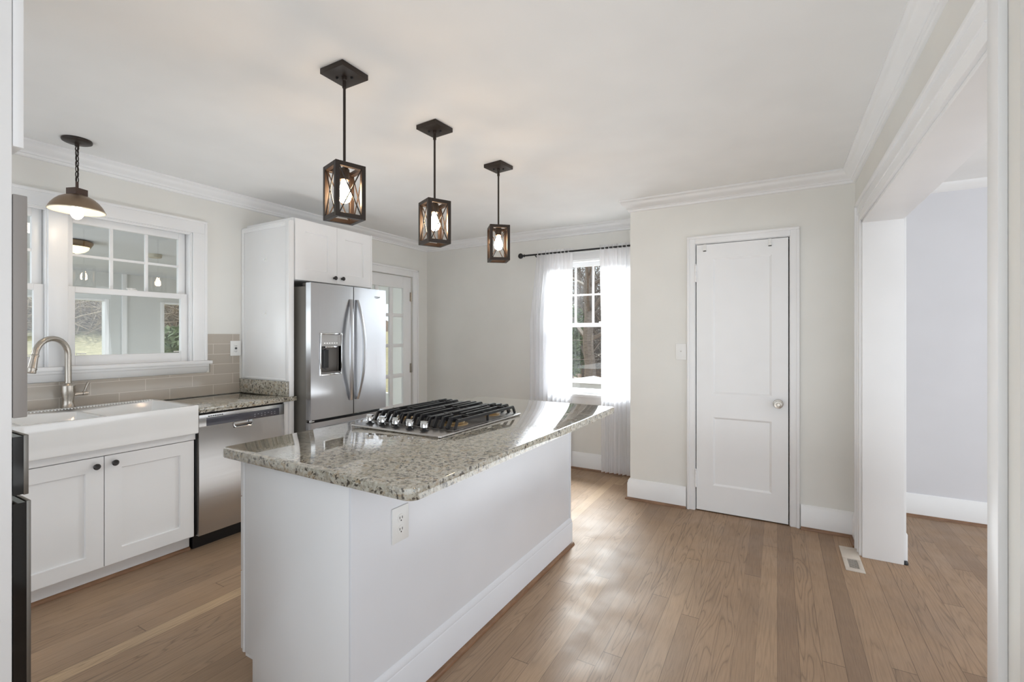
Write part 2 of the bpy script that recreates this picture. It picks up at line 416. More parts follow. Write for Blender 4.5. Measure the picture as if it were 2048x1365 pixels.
# casing round the opening, kitchen side
def casing_u(m, y0, y1, z, w, xf, t=0.02):
    m.box(xf-t, xf, y1, y1+w, 0, z+w).box(xf-t, xf, y0-w, y0, 0, z+w).box(xf-t, xf, y0, y1, z, z+w)
    bw = 0.022
    m.box(xf-t-0.012, xf, y1+w-bw, y1+w, 0, z+w).box(xf-t-0.012, xf, y0-w, y0-w+bw, 0, z+w).box(xf-t-0.012, xf, y0-w, y1+w, z+w-bw, z+w)
    m.box(xf-t-0.005, xf, y1, y1+0.012, 0, z).box(xf-t-0.005, xf, y0, y1, z, z+0.012)
m = M(); xf = XR
m.box(xf-0.018, xf, YJ1, YJ1+0.115, 0, ZH+0.125).box(xf-0.018, xf, YJ0-0.065, YJ0, 0, ZC-0.001).box(xf-0.018, xf, YJ0, YJ1, ZH, ZH+0.125)
m.box(xf-0.03, xf, YJ1+0.095, YJ1+0.115, 0, ZH+0.125).box(xf-0.03, xf, YJ0, YJ1+0.115, ZH+0.105, ZH+0.125)
m.box(xf-0.024, xf, YJ0, YJ1, ZH+0.045, ZH+0.052).box(xf-0.024, xf, YJ1+0.04, YJ1+0.047, 0, ZH+0.045)
structure(m.build('trim_2', TRIM, bev=0.003), 'white casing boards around the wide opening', 'trim')
m = M()
m.box(XR2, XR2+0.018, YJ1, YJ1+0.115, 0, ZH+0.12).box(XR2, XR2+0.018, YJ0-0.1, YJ0, 0, ZH+0.12).box(XR2, XR2+0.018, YJ0, YJ1, ZH, ZH+0.12)
m.box(XR2, XR2+0.026, YJ1+0.005, YJ1+0.12, 0, 0.18)
structure(m.build('trim_3', TRIM, bev=0.003), 'white casing on the far side of the opening', 'trim')
structure(M().box(XR-0.022, XR, 1.18, 1.385, 0, 2.3).build('trim_4', TRIM, bev=0.004), 'white door casing at the right edge of the photo', 'trim')

def cove(z):   # crown profile
    return [(0, z), (0.078, z), (0.078, z-0.012), (0.070, z-0.016), (0.062, z-0.03), (0.048, z-0.046), (0.032, z-0.058), (0.024, z-0.064), (0.024, z-0.071), (0.016, z-0.075), (0.016, z-0.084), (0.010, z-0.092), (0, z-0.092)]
m = M().mold([(XR, 0.92), (XR, YC), (XC, YC), (XC, YB), (XW, YB), (XW, -0.6)], cove(ZC-0.0005))
structure(m.build('trim_5', TRIM, ang=60), 'white crown moulding along the kitchen ceiling', 'trim')
m = M().mold([(5.0, 4.66), (XR2, 4.66)], [(0, ZC), (0.05, ZC), (0.045, ZC-0.03), (0.012, ZC-0.055), (0, ZC-0.06)])
structure(m.build('trim_6', TRIM, ang=60), 'small crown moulding in the next room', 'trim')
m = M().box(1.42, 1.425, 1.0, 4.6, ZC-0.004, ZC-0.0002)
structure(m.build('trim_7', paint('joint_grey', (190, 190, 194), 0.7), None), 'thin joint line across the ceiling of the next room', 'trim')

def base_prof(h=0.172, t=0.02):
    return [(0, 0), (t, 0), (t, h-0.034), (t-0.003, h-0.028), (t-0.005, h-0.012), (t-0.012, h-0.004), (t-0.014, h), (0, h)]
SHOEP = [(0.02, 0), (0.037, 0), (0.0365, 0.007), (0.034, 0.013), (0.029, 0.017), (0.02, 0.019)]
def baseboard(side, path, label, shoe=None):
    structure(M().mold(path, base_prof()).build('baseboard_'+side, TRIM, ang=50), label, 'baseboard')
    structure(M().mold(shoe or path, SHOEP).build('trim_%d' % baseboard.n, SHOE, ang=50), label.replace('white baseboard', 'brown quarter round shoe').replace('along', 'under baseboard along'), 'trim'); baseboard.n += 1
baseboard.n = 8
CW = 0.07
baseboard('right', [(XR, YJ1+0.118), (XR, YC), (DR_X1+CW, YC)], 'white baseboard along the corner right of closet door')
baseboard('closet', [(DR_X0-CW, YC), (XC, YC), (XC, YB)], 'white baseboard along the closet corner left of door')
baseboard('back', [(XC, YB), (XW, YB), (XW, FD_Y1+0.095)], 'white baseboard along the wall under back window')
baseboard('far', [(5.0, 4.66), (XR2, 4.66), ], 'white baseboard along the next room wall')

# ------------------------------------------------------------------ closet door
t = thing('door_1', (DR_X0, YC, 0), 'narrow white two panel closet door with nickel knob', 'door', None, 'structure')
def panel_face(m, axis, a0, a1, panels, u0, u1, z0, z1, face, depth, back, mold=0.014):
    """door slab with recessed panels. axis 'y': face at y=face looking -y, u = x; axis 'x': face at x=face looking +x, u = y"""
    us = sorted({u0, u1}); 
    sgn = -1 if axis == 'y' else 1
    def bx(ua, ub, za, zb, f0, f1):
        if axis == 'y': m.box(ua, ub, f0, f1, za, zb)
        else: m.box(f0, f1, ua, ub, za, zb)
    fd = face-sgn*depth
    pu0 = min(p[0] for p in panels); pu1 = max(p[1] for p in panels)
    bx(u0, u1, z0, z1, fd, back)
    bx(u0, pu0, z0, z1, fd, face); bx(pu1, u1, z0, z1, fd, face)
    zs = [z0]
    cols = sorted({(p[0], p[1]) for p in panels})
    for i in range(len(cols)-1): bx(cols[i][1], cols[i+1][0], z0, z1, fd, face)
    for c in cols:
        edges = sorted([(p[2], p[3]) for p in panels if (p[0], p[1]) == c])
        z = z0
        for za, zb in edges: bx(c[0], c[1], z, za, fd, face); z = zb
        bx(c[0], c[1], z, z1, fd, face)
    if mold:
        for (ua, ub, za, zb) in panels:   # sloped sticking round each panel
            o = len(m.v); e = mold
            def P(u, z, f): return (u, f, z) if axis == 'y' else (f, u, z)
            A = [(ua, za), (ub, za), (ub, zb), (ua, zb)]; B = [(ua+e, za+e), (ub-e, za+e), (ub-e, zb-e), (ua+e, zb-e)]
            vs = [P(u, z, face-sgn*0.001) for u, z in A]+[P(u, z, fd+sgn*0.0005) for u, z in B]
            m.add(vs, [(i, (i+1) % 4, 4+(i+1) % 4, 4+i) for i in range(4)])
yf = YC-0.004
m = M(); panel_face(m, 'y', 0, 0, [(-0.438, -0.036, 0.935, 1.992), (-0.438, -0.036, 0.215, 0.75)], DR_X0+0.007, DR_X1-0.007, 0.010, DR_Z-0.006, yf, 0.011, YC+0.035)
m.build('door_panel', TRIM, t, ang=20)
k = M().lathe([(0.033, 0), (0.033, 0.004), (0.03, 0.008), (0.014, 0.010), (0.0115, 0.02), (0.0115, 0.032), (0.018, 0.036), (0.0275, 0.044), (0.029, 0.054), (0.026, 0.062), (0.014, 0.064), (0.011, 0.061), (0.004, 0.0605), (0.001, 0.0605)], (0.006, yf, 0.885), 28, '-y')
k.build('door_handle', NICKEL, t); 
for z in (1.88, 0.252):
    m = M()
    for i in range(5): m.cyl((DR_X0+0.002, yf-0.008, z-0.066+i*0.0265), (DR_X0+0.002, yf-0.008, z-0.066+i*0.0265+0.0255), 0.0085, n=12)
    m.lathe([(0.004, 0), (0.007, 0.004), (0.003, 0.012), (0.0005, 0.013)], (DR_X0+0.002, yf-0.008, z+0.067), 10)
    m.box(DR_X0+0.002, DR_X0+0.022, yf-0.003, yf, z-0.06, z+0.06)
    m.build('hinge', TRIM, t, ang=50)
# door jamb; the gaps get their dark from a painted sheet behind
m = M()
m.box(DR_X0-0.02, DR_X0, YC, YC+0.11, 0, DR_Z+0.02).box(DR_X1, DR_X1+0.02, YC, YC+0.11, 0, DR_Z+0.02).box(DR_X0, DR_X1, YC, YC+0.11, DR_Z, DR_Z+0.02)
c = 0.062
m.box(DR_X0-c, DR_X0-0.004, YC-0.014, YC, 0, DR_Z+c).box(DR_X1+0.004, DR_X1+c, YC-0.014, YC, 0, DR_Z+c).box(DR_X0-0.004, DR_X1+0.004, YC-0.014, YC, DR_Z+0.004, DR_Z+c)
for e in (0.018,):
    m.box(DR_X0-c-0.001, DR_X0-c+e, YC-0.024, YC-0.001, 0, DR_Z+c-e).box(DR_X1+c-e, DR_X1+c+0.001, YC-0.024, YC-0.001, 0, DR_Z+c-e).box(DR_X0-c-0.001, DR_X1+c+0.001, YC-0.024, YC-0.001, DR_Z+c-e, DR_Z+c+0.001)
structure(m.build('trim_12', TRIM, bev=0.003), 'white moulded casing around the closet door', 'trim')
structure(M().box(DR_X0-0.1, DR_X1+0.1, YC+0.115, YC+0.125, 0, DR_Z+0.1).build('closet_shade_sheet', DARKSLOT), 'dark sheet painting the shade behind the closet door gaps', 'wall')  # added dark sheet, paints closet shade into the door gaps
for i, (x, lab) in enumerate(((-0.497, 'clear plastic over the door hook bracket near the hinges'), (-0.047, 'clear plastic over the door hook bracket near the latch side'))):
    m = M().box(x-0.011, x+0.011, yf-0.004, yf-0.0005, DR_Z-0.06, DR_Z-0.004).box(x-0.011, x+0.011, yf-0.014, yf-0.004, DR_Z-0.062, DR_Z-0.054).box(x-0.011, x+0.011, yf-0.014, yf-0.011, DR_Z-0.062, DR_Z-0.036)
    tag(m.build('over_door_hook', PLASTIC, bev=0.001), lab, 'hook', 'hook brackets on the closet door')

# ------------------------------------------------------------------ switch and outlets
t = thing('light_switch', (-0.676, YC, 1.258), 'white single toggle light switch plate left of closet door', 'light switch')
M().box(-0.718, -0.634, YC-0.006, YC, 1.193, 1.323).build('cover_plate', PLASTIC, t, bev=0.003)
m = M().box(-0.682, -0.670, YC-0.008, YC-0.005, 1.244, 1.272); m.prism([(-0.006+YC, 1.255), (YC-0.018, 1.266), (YC-0.016, 1.272), (YC-0.006, 1.266)], 'x', -0.680, -0.672)
m.build('toggle', PLASTIC, t)
for z in (1.222, 1.294): M().lathe([(0.003, 0.006), (0.003, 0.0072), (0.0005, 0.0072)], (-0.676, YC, z), 8, '-y').build('screw', PLASTIC, t)

t = thing('gfci_outlet', (XW, 2.19, 1.285), 'white outlet with test buttons on the taupe tile', 'outlet')
xo = XW+0.009
M().box(xo, xo+0.006, 2.148, 2.232, 1.224, 1.346).build('cover_plate', PLASTIC, t, bev=0.003)
M().box(xo+0.005, xo+0.009, 2.173, 2.207, 1.252, 1.318).build('receptacle', PLASTIC, t, bev=0.001)
m = M()
m.box(xo+0.008, xo+0.011, 2.181, 2.199, 1.286, 1.2925).box(xo+0.008, xo+0.011, 2.181, 2.199, 1.2775, 1.284); m.build('test_button', BLACK, t)
for z in (1.304, 1.262):
    for ya, yb_, za, zb in ((2.182, 2.1845, z-0.004, z+0.005), (2.195, 2.1975, z-0.004, z+0.005), (2.188, 2.192, z-0.009, z-0.006)):
        M().box(xo+0.0085, xo+0.0095, ya, yb_, za, zb).build('slot', DARKSLOT, t)

# ------------------------------------------------------------------ sink window (double unit) : window_1
t = thing('window_1', (XW, 1.13, WIN_Z0), 'white double hung twin window above the sink', 'window', None, 'structure')
xs = XW
m = M()   # casing
m.box(xs, xs+0.018, 1.872, 1.968, 1.197, 2.165).box(xs, xs+0.018, WIN_Y0-0.096, WIN_Y0, 1.197, 2.165).box(xs, xs+0.018, WIN_Y0-0.096, 1.968, 2.165, 2.26)
m.box(xs+0.0005, xs+0.026, 1.952, 1.970, 1.198, 2.244).box(xs+0.0005, xs+0.026, WIN_Y0-0.098, 1.970, 2.244, 2.262).box(xs+0.0005, xs+0.026, WIN_Y0-0.098, WIN_Y0-0.080, 1.198, 2.244)
m.box(xs-0.1, xs+0.016, 1.068, 1.158, 1.197, 2.164)
m.box(xs-0.14, xs+0.004, WIN_Y1-0.008, WIN_Y1, 1.19, 2.17).box(xs-0.14, xs+0.004, WIN_Y0, WIN_Y0+0.008, 1.19, 2.17).box(xs-0.14, xs+0.004, WIN_Y0, WIN_Y1, 2.16, 2.17)
m.build('window_casing', TRIM, t, bev=0.003)
m = M().box(xs-0.14, xs+0.055, WIN_Y0-0.12, 1.992, 1.172, 1.197)
m.prism([(xs+0.0085, 1.172), (xs+0.042, 1.172), (xs+0.040, 1.155), (xs+0.034, 1.15), (xs+0.026, 1.125), (xs+0.014, 1.112), (xs+0.0085, 1.104)], 'y', WIN_Y0-0.1, 1.972)
m.build('window_sill', TRIM, t, bev=0.003)
def sash(t, xc, y0, y1, z0, z1, st, rb, rt, nm=0, nh=0, th=0.032, gname='pane', sname='sash'):
    m = M(); a, b = xc-th/2, xc+th/2
    m.box(a, b, y0, y0+st, z0, z1).box(a, b, y1-st, y1, z0, z1).box(a, b, y0+st, y1-st, z0, z0+rb).box(a, b, y0+st, y1-st, z1-rt, z1)
    gy0, gy1, gz0, gz1 = y0+st, y1-st, z0+rb, z1-rt
    for i in range(nm):
        y = gy0+(gy1-gy0)*(i+1)/(nm+1); m.box(xc-0.009, xc+0.011, y-0.009, y+0.009, gz0, gz1)
    for i in range(nh):
        z = gz0+(gz1-gz0)*(i+1)/(nh+1); m.box(xc-0.0075, xc+0.0095, gy0, gy1, z-0.0085, z+0.0085)
    s = m.build(sname, TRIM, t, bev=0.002)
    M().box(xc-0.002, xc+0.002, gy0, gy1, gz0, gz1).build(gname, GLASS, s)
    return s
for (y0, y1) in ((WIN_Y0+0.01, 1.068), (1.158, 1.864)):
    sash(t, xs-0.088, y0+0.006, y1-0.006, 1.665, 2.16, 0.044, 0.036, 0.05, 2, 1)
    ls = sash(t, xs-0.052, y0, y1, 1.197, 1.70, 0.05, 0.064, 0.038)
    ym = (y0+y1)/2
    mm = M().box(xs-0.07, xs-0.036, ym-0.028, ym+0.028, 1.70, 1.706); mm.lathe([(0.012, 1.706), (0.012, 1.716), (0.004, 1.718)], (xs-0.055, ym, 0), 14); mm.bar((xs-0.05, ym-0.03, 1.712), (xs-0.05, ym+0.022, 1.713), 0.012, 0.006)
    mm.build('sash_lock', PLASTIC, ls)
    mm = M().box(xs-0.036, xs-0.022, y0+0.055, y0+0.1, 1.268, 1.274).box(xs-0.036, xs-0.022, y1-0.1, y1-0.055, 1.268, 1.274)
    mm.build('tilt_latch', PLASTIC, ls)
    # parting stops in the jambs
    M().box(xs-0.034, xs-0.004, y0-0.002, y0+0.008, 1.197, 2.16).box(xs-0.034, xs-0.004, y1-0.006, y1+0.004, 1.197, 2.16).box(xs-0.034, xs-0.004, y0, y1, 2.15, 2.164).build('jamb_stop', TRIM, t, bev=0.002)

# ------------------------------------------------------------------ back window : window_2
t = thing('window_2', (-1.765, YB, BW_Z0), 'white back window glowing between two sheer curtains', 'window', None, 'structure')
m = M(); y = YB
m.box(BW_X0-0.095, BW_X0, y-0.018, y, BW_Z0, BW_Z1+0.095).box(BW_X1, BW_X1+0.095, y-0.018, y, BW_Z0, BW_Z1+0.095).box(BW_X0, BW_X1, y-0.018, y, BW_Z1, BW_Z1+0.095)
m.box(BW_X0-0.095, BW_X1+0.095, y-0.028, y, BW_Z1+0.078, BW_Z1+0.095)
m.box(BW_X0, BW_X0+0.012, y, y+0.14, BW_Z0, BW_Z1).box(BW_X1-0.012, BW_X1, y, y+0.14, BW_Z0, BW_Z1).box(BW_X0, BW_X1, y, y+0.14, BW_Z1-0.012, BW_Z1)
m.build('window_casing', TRIM, t, bev=0.003)
m = M().box(BW_X0-0.12, BW_X1+0.12, y-0.05, y+0.14, BW_Z0-0.025, BW_Z0+0.004)
m.prism([(y, BW_Z0-0.025), (y-0.024, BW_Z0-0.025), (y-0.020, BW_Z0-0.06), (y-0.012, BW_Z0-0.09), (y-0.010, BW_Z0-0.1), (y, BW_Z0-0.1)], 'x', BW_X0-0.1, BW_X1+0.1)
m.build('window_sill', TRIM, t, bev=0.003)
def sash_y(t, yc, x0, x1, z0, z1, st, rb, rt, nm=0, nh=0, th=0.032):
    m = M(); a, b = yc-th/2, yc+th/2
    m.box(x0, x0+st, a, b, z0, z1).box(x1-st, x1, a, b, z0, z1).box(x0+st, x1-st, a, b, z0, z0+rb).box(x0+st, x1-st, a, b, z1-rt, z1)
    gx0, gx1, gz0, gz1 = x0+st, x1-st, z0+rb, z1-rt
    for i in range(nm):
        x = gx0+(gx1-gx0)*(i+1)/(nm+1); m.box(x-0.010, x+0.010, yc-0.011, yc+0.009, gz0, gz1)
    for i in range(nh):
        z = gz0+(gz1-gz0)*(i+1)/(nh+1); m.box(gx0, gx1, yc-0.0095, yc+0.0075, z-0.0085, z+0.0085)
    s = m.build('sash', TRIM, t, bev=0.002)
    M().box(gx0, gx1, yc-0.002, yc+0.002, gz0, gz1).build('pane', GLASS, s); return s
sash_y(t, YB+0.088, BW_X0+0.014, BW_X1-0.014, 1.485, BW_Z1-0.012, 0.042, 0.036, 0.045, 3, 1)
ls = sash_y(t, YB+0.052, BW_X0+0.012, BW_X1-0.012, BW_Z0+0.004, 1.515, 0.044, 0.05, 0.036)
mm = M().box(-1.62, -1.565, YB+0.03, YB+0.066, 1.515, 1.521); mm.lathe([(0.012, 1.521), (0.012, 1.531), (0.003, 1.534)], (-1.59, YB+0.05, 0), 14)
mm.build('sash_lock', PLASTIC, ls)

# curtain rod and sheers
t = thing('curtain_rod', (-1.76, YB, 2.26), 'black curtain rod with ball finials above back window', 'curtain rod')
yr = YB-0.085; zr = 2.263
M().tube([(-2.40, yr, zr), (-1.12, yr, zr)], 0.0095, 12).build('rod', BLACK, t)
for sx, x in ((-1, -2.40), (1, -1.118)):
    k = M().lathe([(0.0095, 0), (0.016, 0.003), (0.016, 0.008), (0.009, 0.012), (0.008, 0.022), (0.018, 0.026), (0.027, 0.036), (0.031, 0.05), (0.027, 0.064), (0.016, 0.074), (0.004, 0.078), (0.001, 0.0785)], (x, yr, zr), 18, 'x' if sx > 0 else '-x')
    k.build('finial', BLACK, t)
for x in (-2.27, -1.16):
    m = M().tube([(x, YB-0.002, zr-0.02), (x, YB-0.06, zr-0.02), (x, yr, zr-0.011)], 0.006, 8); m.lathe([(0.02, 0), (0.018, 0.006), (0.004, 0.008)], (x, YB, zr-0.02), 14, '-y')
    m.build('bracket', BLACK, t)
def curtain(xt0, xt1, xb0, xb1, nf, seed, label):
    rnd = random.Random(seed); nx, nz = 110, 40; m = M(); ph = [rnd.uniform(0, 6.3) for _ in range(4)]
    vs = []
    for j in range(nz+1):
        v = j/nz; z = zr+0.032-(zr+0.032-0.03)*v
        for i in range(nx+1):
            u = i/nx
            s = min(1, v*3)
            x = (xt0+(xt1-xt0)*u)*(1-s)+(xb0+(xb1-xb0)*u)*s
            amp = 0.010+0.016*min(1, v*2.5)
            w = math.sin(u*nf*2*PI+ph[0]+0.7*math.sin(u*5+ph[1]))+0.35*math.sin(u*nf*4.7*PI+ph[2]+v*1.1)
            yy = yr+amp*w
            if abs(z-zr) < 0.02: yy = yr-0.0115+0.002*w
            if z > zr+0.012: yy = yr-0.004+0.006*w
            vs.append((x+0.008*math.sin(w*1.3), yy, z))
    fs = []
    for j in range(nz):
        for i in range(nx):
            a = j*(nx+1)+i; fs.append((a, a+1, a+nx+2, a+nx+1))
    m.add(vs, fs)
    return tag(m.build('sheer_curtain', VOILE, ang=180), label, 'curtain', 'sheer curtains on the back window')
curtain(-2.255, -1.845, -2.34, -1.86, 9, 3, 'sheer white curtain gathered on the rod beside the finial, bottom behind the island')
curtain(-1.545, -1.13, -1.525, -1.12, 9, 5, 'sheer white curtain hanging to the floor beside the closet corner')

# ------------------------------------------------------------------ french door : door_2
t = thing('door_2', (XW, 3.87, 0), 'white french door with fifteen panes partly behind the refrigerator', 'door', None, 'structure')
xd = XW-0.012
cols = [(3.565, 3.735), (3.785, 3.955), (4.007, 4.177)]; rows = [(0.236, 0.547), (0.587, 0.898), (0.944, 1.255), (1.295, 1.607), (1.648, 1.948)]
m = M(); ya, yb = FD_Y0+0.006, FD_Y1-0.006
m.box(xd-0.035, xd, ya, cols[0][0], 0.01, FD_Z-0.006).box(xd-0.035, xd, cols[-1][1], yb, 0.01, FD_Z-0.006)
m.box(xd-0.035, xd, cols[0][0], cols[-1][1], 0.01, rows[0][0]).box(xd-0.035, xd, cols[0][0], cols[-1][1], rows[-1][1], FD_Z-0.006)
for i in range(2): m.box(xd-0.03, xd-0.004, cols[i][1], cols[i+1][0], rows[0][0], rows[-1][1])
for i in range(4):
    for c_ in cols: m.box(xd-0.03, xd-0.004, c_[0], c_[1], rows[i][1], rows[i+1][0])
dp = m.build('door_panel', TRIM, t, bev=0.003)
for c_ in cols:
    for r_ in rows: M().box(xd-0.019, xd-0.015, c_[0], c_[1], r_[0], r_[1]).build('pane', GLASS, dp)
for z in (1.857, 1.0, 0.2):
    mm = M().cyl((xd+0.006, FD_Y1-0.004, z-0.055), (xd+0.006, FD_Y1-0.004, z+0.055), 0.007, n=10); mm.box(xd-0.001, xd+0.002, FD_Y1-0.03, FD_Y1-0.004, z-0.055, z+0.055); mm.build('hinge', NICKEL, t)
m = M(); w = 0.09
m.box(XW, XW+0.018, FD_Y1, FD_Y1+w, 0, FD_Z+w).box(XW, XW+0.018, FD_Y0-w, FD_Y0, 0, FD_Z+w).box(XW, XW+0.018, FD_Y0, FD_Y1, FD_Z, FD_Z+w)
m.box(XW, XW+0.028, FD_Y1+w-0.02, FD_Y1+w, 0, FD_Z+w).box(XW, XW+0.028, FD_Y0-w, FD_Y1+w, FD_Z+w-0.02, FD_Z+w)
structure(m.build('trim_13', TRIM, bev=0.003), 'white casing around the french door', 'trim')

# ------------------------------------------------------------------ sink run
XF = -3.24     # face of doors
def shaker(name, y0, y1, z0, z1, parent, rail, xface, mat=CAB, knob=None, thick=0.02):
    m = M(); panel_face(m, 'x', 0, 0, [(y0+rail, y1-rail, z0+rail, z1-rail)], y0, y1, z0, z1, xface, 0.011, xface-thick, 0.004)
    d = m.build(name, mat, parent, ang=20)
    if knob:
        k = M().lathe([(0.009, 0), (0.009, 0.003), (0.006, 0.006), (0.0055, 0.013), (0.012, 0.017), (0.0165, 0.022), (0.0165, 0.026), (0.012, 0.031), (0.004, 0.033), (0.0005, 0.033)], (xface, knob[0], knob[1]), 20, 'x')
        k.build('knob', KNOBM, d)
    return d
t = thing('sink_cabinet', (-3.54, 1.135, 0), 'white two door base cabinet under the farmhouse sink', 'cabinet')
m = M().box(-3.835, XF-0.021, 0.672, 0.69, 0.095, 0.762).box(-3.835, XF-0.021, 1.582, 1.6, 0.095, 0.762).box(-3.835, XF-0.021, 0.69, 1.582, 0.095, 0.112).box(-3.835, -3.82, 0.69, 1.582, 0.112, 0.75)
m.box(-3.30, XF-0.021, 0.69, 1.582, 0.715, 0.762)
m.box(XF-0.021, XF-0.002, 0.672, 1.6, 0.722, 0.760)
m.build('carcass', CAB, t, bev=0.0015)
shaker('door', 0.678, 1.131, 0.108, 0.718, t, 0.078, XF, knob=(1.094, 0.672))
shaker('door', 1.135, 1.590, 0.108, 0.718, t, 0.078, XF, knob=(1.176, 0.676))
M().box(-3.335, -3.318, 0.672, 1.6, 0.0, 0.095).build('toe_kick', CAB, t)
M().mold([(-3.338, 1.6), (-3.338, 0.672)], SHOEP).build('shoe_moulding', SHOE, t, ang=50)

# farmhouse sink
t = thing('farmhouse_sink', (-3.5, 1.19, 0.764), 'white porcelain apron front double bowl farmhouse sink', 'sink')
sx0, sx1, sy0, sy1, sz0, sz1 = -3.822, -3.205, 0.772, 1.603, 0.764, 0.945
bowls = [(0.812, 1.165), (1.192, 1.565)]; bx0, bx1 = -3.715, -3.238
m = M()
xs_ = [sx0, bx0, bx1, sx1]; ys_ = [sy0, bowls[0][0], bowls[0][1], bowls[1][0], bowls[1][1], sy1]
idx = {}
for i, x in enumerate(xs_):
    for j, y in enumerate(ys_):
        idx[i, j] = len(m.v); zz = sz1-(0.022 if (j in (2, 3) and i in (1, 2)) else 0.0); m.v.append(Vector((x, y, zz)))
for i in range(3):
    for j in range(5):
        if i == 1 and j in (1, 3): continue
        m.f.append((idx[i, j], idx[i+1, j], idx[i+1, j+1], idx[i, j+1]))
bi = {}
for (j0, j1, zb) in ((1, 2, 0.80), (3, 4, 0.775)):
    top = [idx[1, j0], idx[2, j0], idx[2, j1], idx[1, j1]]; y0, y1 = ys_[j0]+0.02, ys_[j1]-0.02
    o = len(m.v); m.v += [Vector(p) for p in ((bx0+0.02, y0, zb), (bx1-0.02, y0, zb), (bx1-0.02, y1, zb), (bx0+0.02, y1, zb))]
    for q in range(4): m.f.append((top[q], top[(q+1) % 4], o+(q+1) % 4, o+q))
    m.f.append((o, o+1, o+2, o+3))
o = len(m.v)
per = [(sx0, y) for y in ys_]+[(x, sy1) for x in xs_[1:]]+[(sx1, y) for y in reversed(ys_[:-1])]+[(x, sy0) for x in reversed(xs_[1:-1])]
peri = [idx[0, j] for j in range(6)]+[idx[i, 5] for i in (1, 2, 3)]+[idx[3, j] for j in (4, 3, 2, 1, 0)]+[idx[i, 0] for i in (2, 1)]
m.v += [Vector((x, y, sz0)) for x, y in per]; n = len(per)
for q in range(n): m.f.append((peri[q], peri[(q+1) % n], o+(q+1) % n, o+q))
m.f.append(tuple(range(o, o+n)))
m.build('basin', PORC, t, bev=0.007, seg=3, ang=60)
m = M()
for i in range(52):
    y = 0.80+i*0.015; m.tube([(-3.765, y, sz1+0.0005), (bx0-0.004, y, sz1+0.0005)], 0.0042, 6)
m.build('drain_rib', PORC, t)
for y in (0.99, 1.38):
    k = M().lathe([(0.045, 0.0), (0.045, 0.003), (0.03, 0.004), (0.028, 0.001), (0.001, 0.001)], (-3.48, y, 0.8005 if y < 1.1 else 0.7755), 20); k.build('drain', NICKEL, t)

# faucet
t = thing('kitchen_faucet', (-3.765, 1.142, 0.945), 'brushed nickel gooseneck faucet behind the sink', 'faucet')
fx, fy, fz = -3.768, 1.142, 0.9465
M().lathe([(0.034, 0), (0.034, 0.005), (0.030, 0.010), (0.0265, 0.03), (0.026, 0.05), (0.032, 0.085), (0.034, 0.11), (0.0335, 0.135), (0.026, 0.146), (0.0175, 0.152), (0.0175, 0.158), (0.001, 0.158)], (fx, fy, fz), 24).build('body', NICKEL, t)
d = Vector((0.50, -0.866, 0)); pts = []
for z in (1.095, 1.16, 1.22, 1.27): pts.append(Vector((fx, fy, z)))
R = 0.100
for i in range(1, 13):
    a = PI*i/12*0.97; pts.append(Vector((fx, fy, 1.27))+d*R*(1-math.cos(a))+Vector((0, 0, R*math.sin(a))))
e = pts[-1]; dr = (pts[-1]-pts[-2]).normalized()
M().tube(pts, 0.0160, 16).build('spout', NICKEL, t)
hp = lambda q: e+dr*q
k = M().tube([hp(0), hp(0.004), hp(0.012), hp(0.0125), hp(0.05), hp(0.078), hp(0.080), hp(0.084), hp(0.092), hp(0.105), hp(0.108)], [0.017, 0.019, 0.019, 0.0165, 0.0185, 0.0205, 0.0225, 0.0225, 0.0205, 0.022, 0.019], 16)
k.build('spray_head', NICKEL, t)
k = M().cyl((fx, fy+0.02, 1.025), (fx, fy+0.066, 1.027), 0.0125, n=14).cyl((fx, fy+0.068, 1.027), (fx, fy+0.092, 1.028), 0.0135, n=14)
k.tube([(fx, fy+0.075, 1.034), (fx, fy+0.082, 1.055), (fx, fy+0.093, 1.085), (fx, fy+0.098, 1.096)], [0.005, 0.006, 0.0085, 0.007], 10)
k.build('lever_handle', NICKEL, t)

# counter right of the sink
ZT = 0.925
m = M().box(XW+0.002, -3.205, 1.606, 2.246, ZT-0.036, ZT).box(-3.2215, -3.205, 2.2455, 2.302, ZT-0.036, ZT)
co = m.build('granite_countertop', GRANITE, bev=0.006); tag(co, 'short granite countertop over the dishwasher beside the sink', 'countertop')
m = M().box(XW+0.002, -3.225, 2.226, 2.246, ZT+0.0005, ZT+0.113)
tag(m.build('granite_side_splash', GRANITE, bev=0.003), 'low granite upstand against the white refrigerator panel', 'backsplash')
m = M().box(XW+0.0005, XW+0.008, 0.0, 2.225, ZT+0.001, 1.103).box(XW+0.0005, XW+0.008, 1.996, 2.225, 1.103, 1.40)
m.box(XW+0.0005, XW+0.008, 1.969, 1.996, 1.199, 1.40)
structure(m.build('wall_tile', TILE, org=(0, 0.07, ZT)), 'taupe glass tile backsplash behind the sink', 'backsplash')

# dishwasher
t = thing('dishwasher', (-3.54, 1.91, 0), 'stainless dishwasher with dark control strip and pocket handle', 'dishwasher')
dy0, dy1, dx = 1.612, 2.208, -3.228
M().box(-3.83, dx-0.03, dy0-0.006, dy1+0.004, 0.1, 0.885).build('body', BLACK, t)
m = M()   # door skin, slightly bowed, with a pocket cut under the strip
N = 16; py0, py1, pz0, pz1 = 1.832, 1.966, 0.760, 0.797
def bow(z): return dx+0.006*math.sin(PI*min(1, max(0, (z-0.09)/0.74)))
def skin(m, ya, yb, za, zb, n):
    vs = []
    for i in range(n+1):
        z = za+(zb-za)*i/n; vs += [(bow(z), ya, z), (bow(z), yb, z)]
    m.add(vs, [(2*i, 2*i+1, 2*i+3, 2*i+2) for i in range(n)])
skin(m, dy0, dy1, 0.098, pz0, 14); skin(m, dy0, py0, pz0, pz1, 1); skin(m, py1, dy1, pz0, pz1, 1)
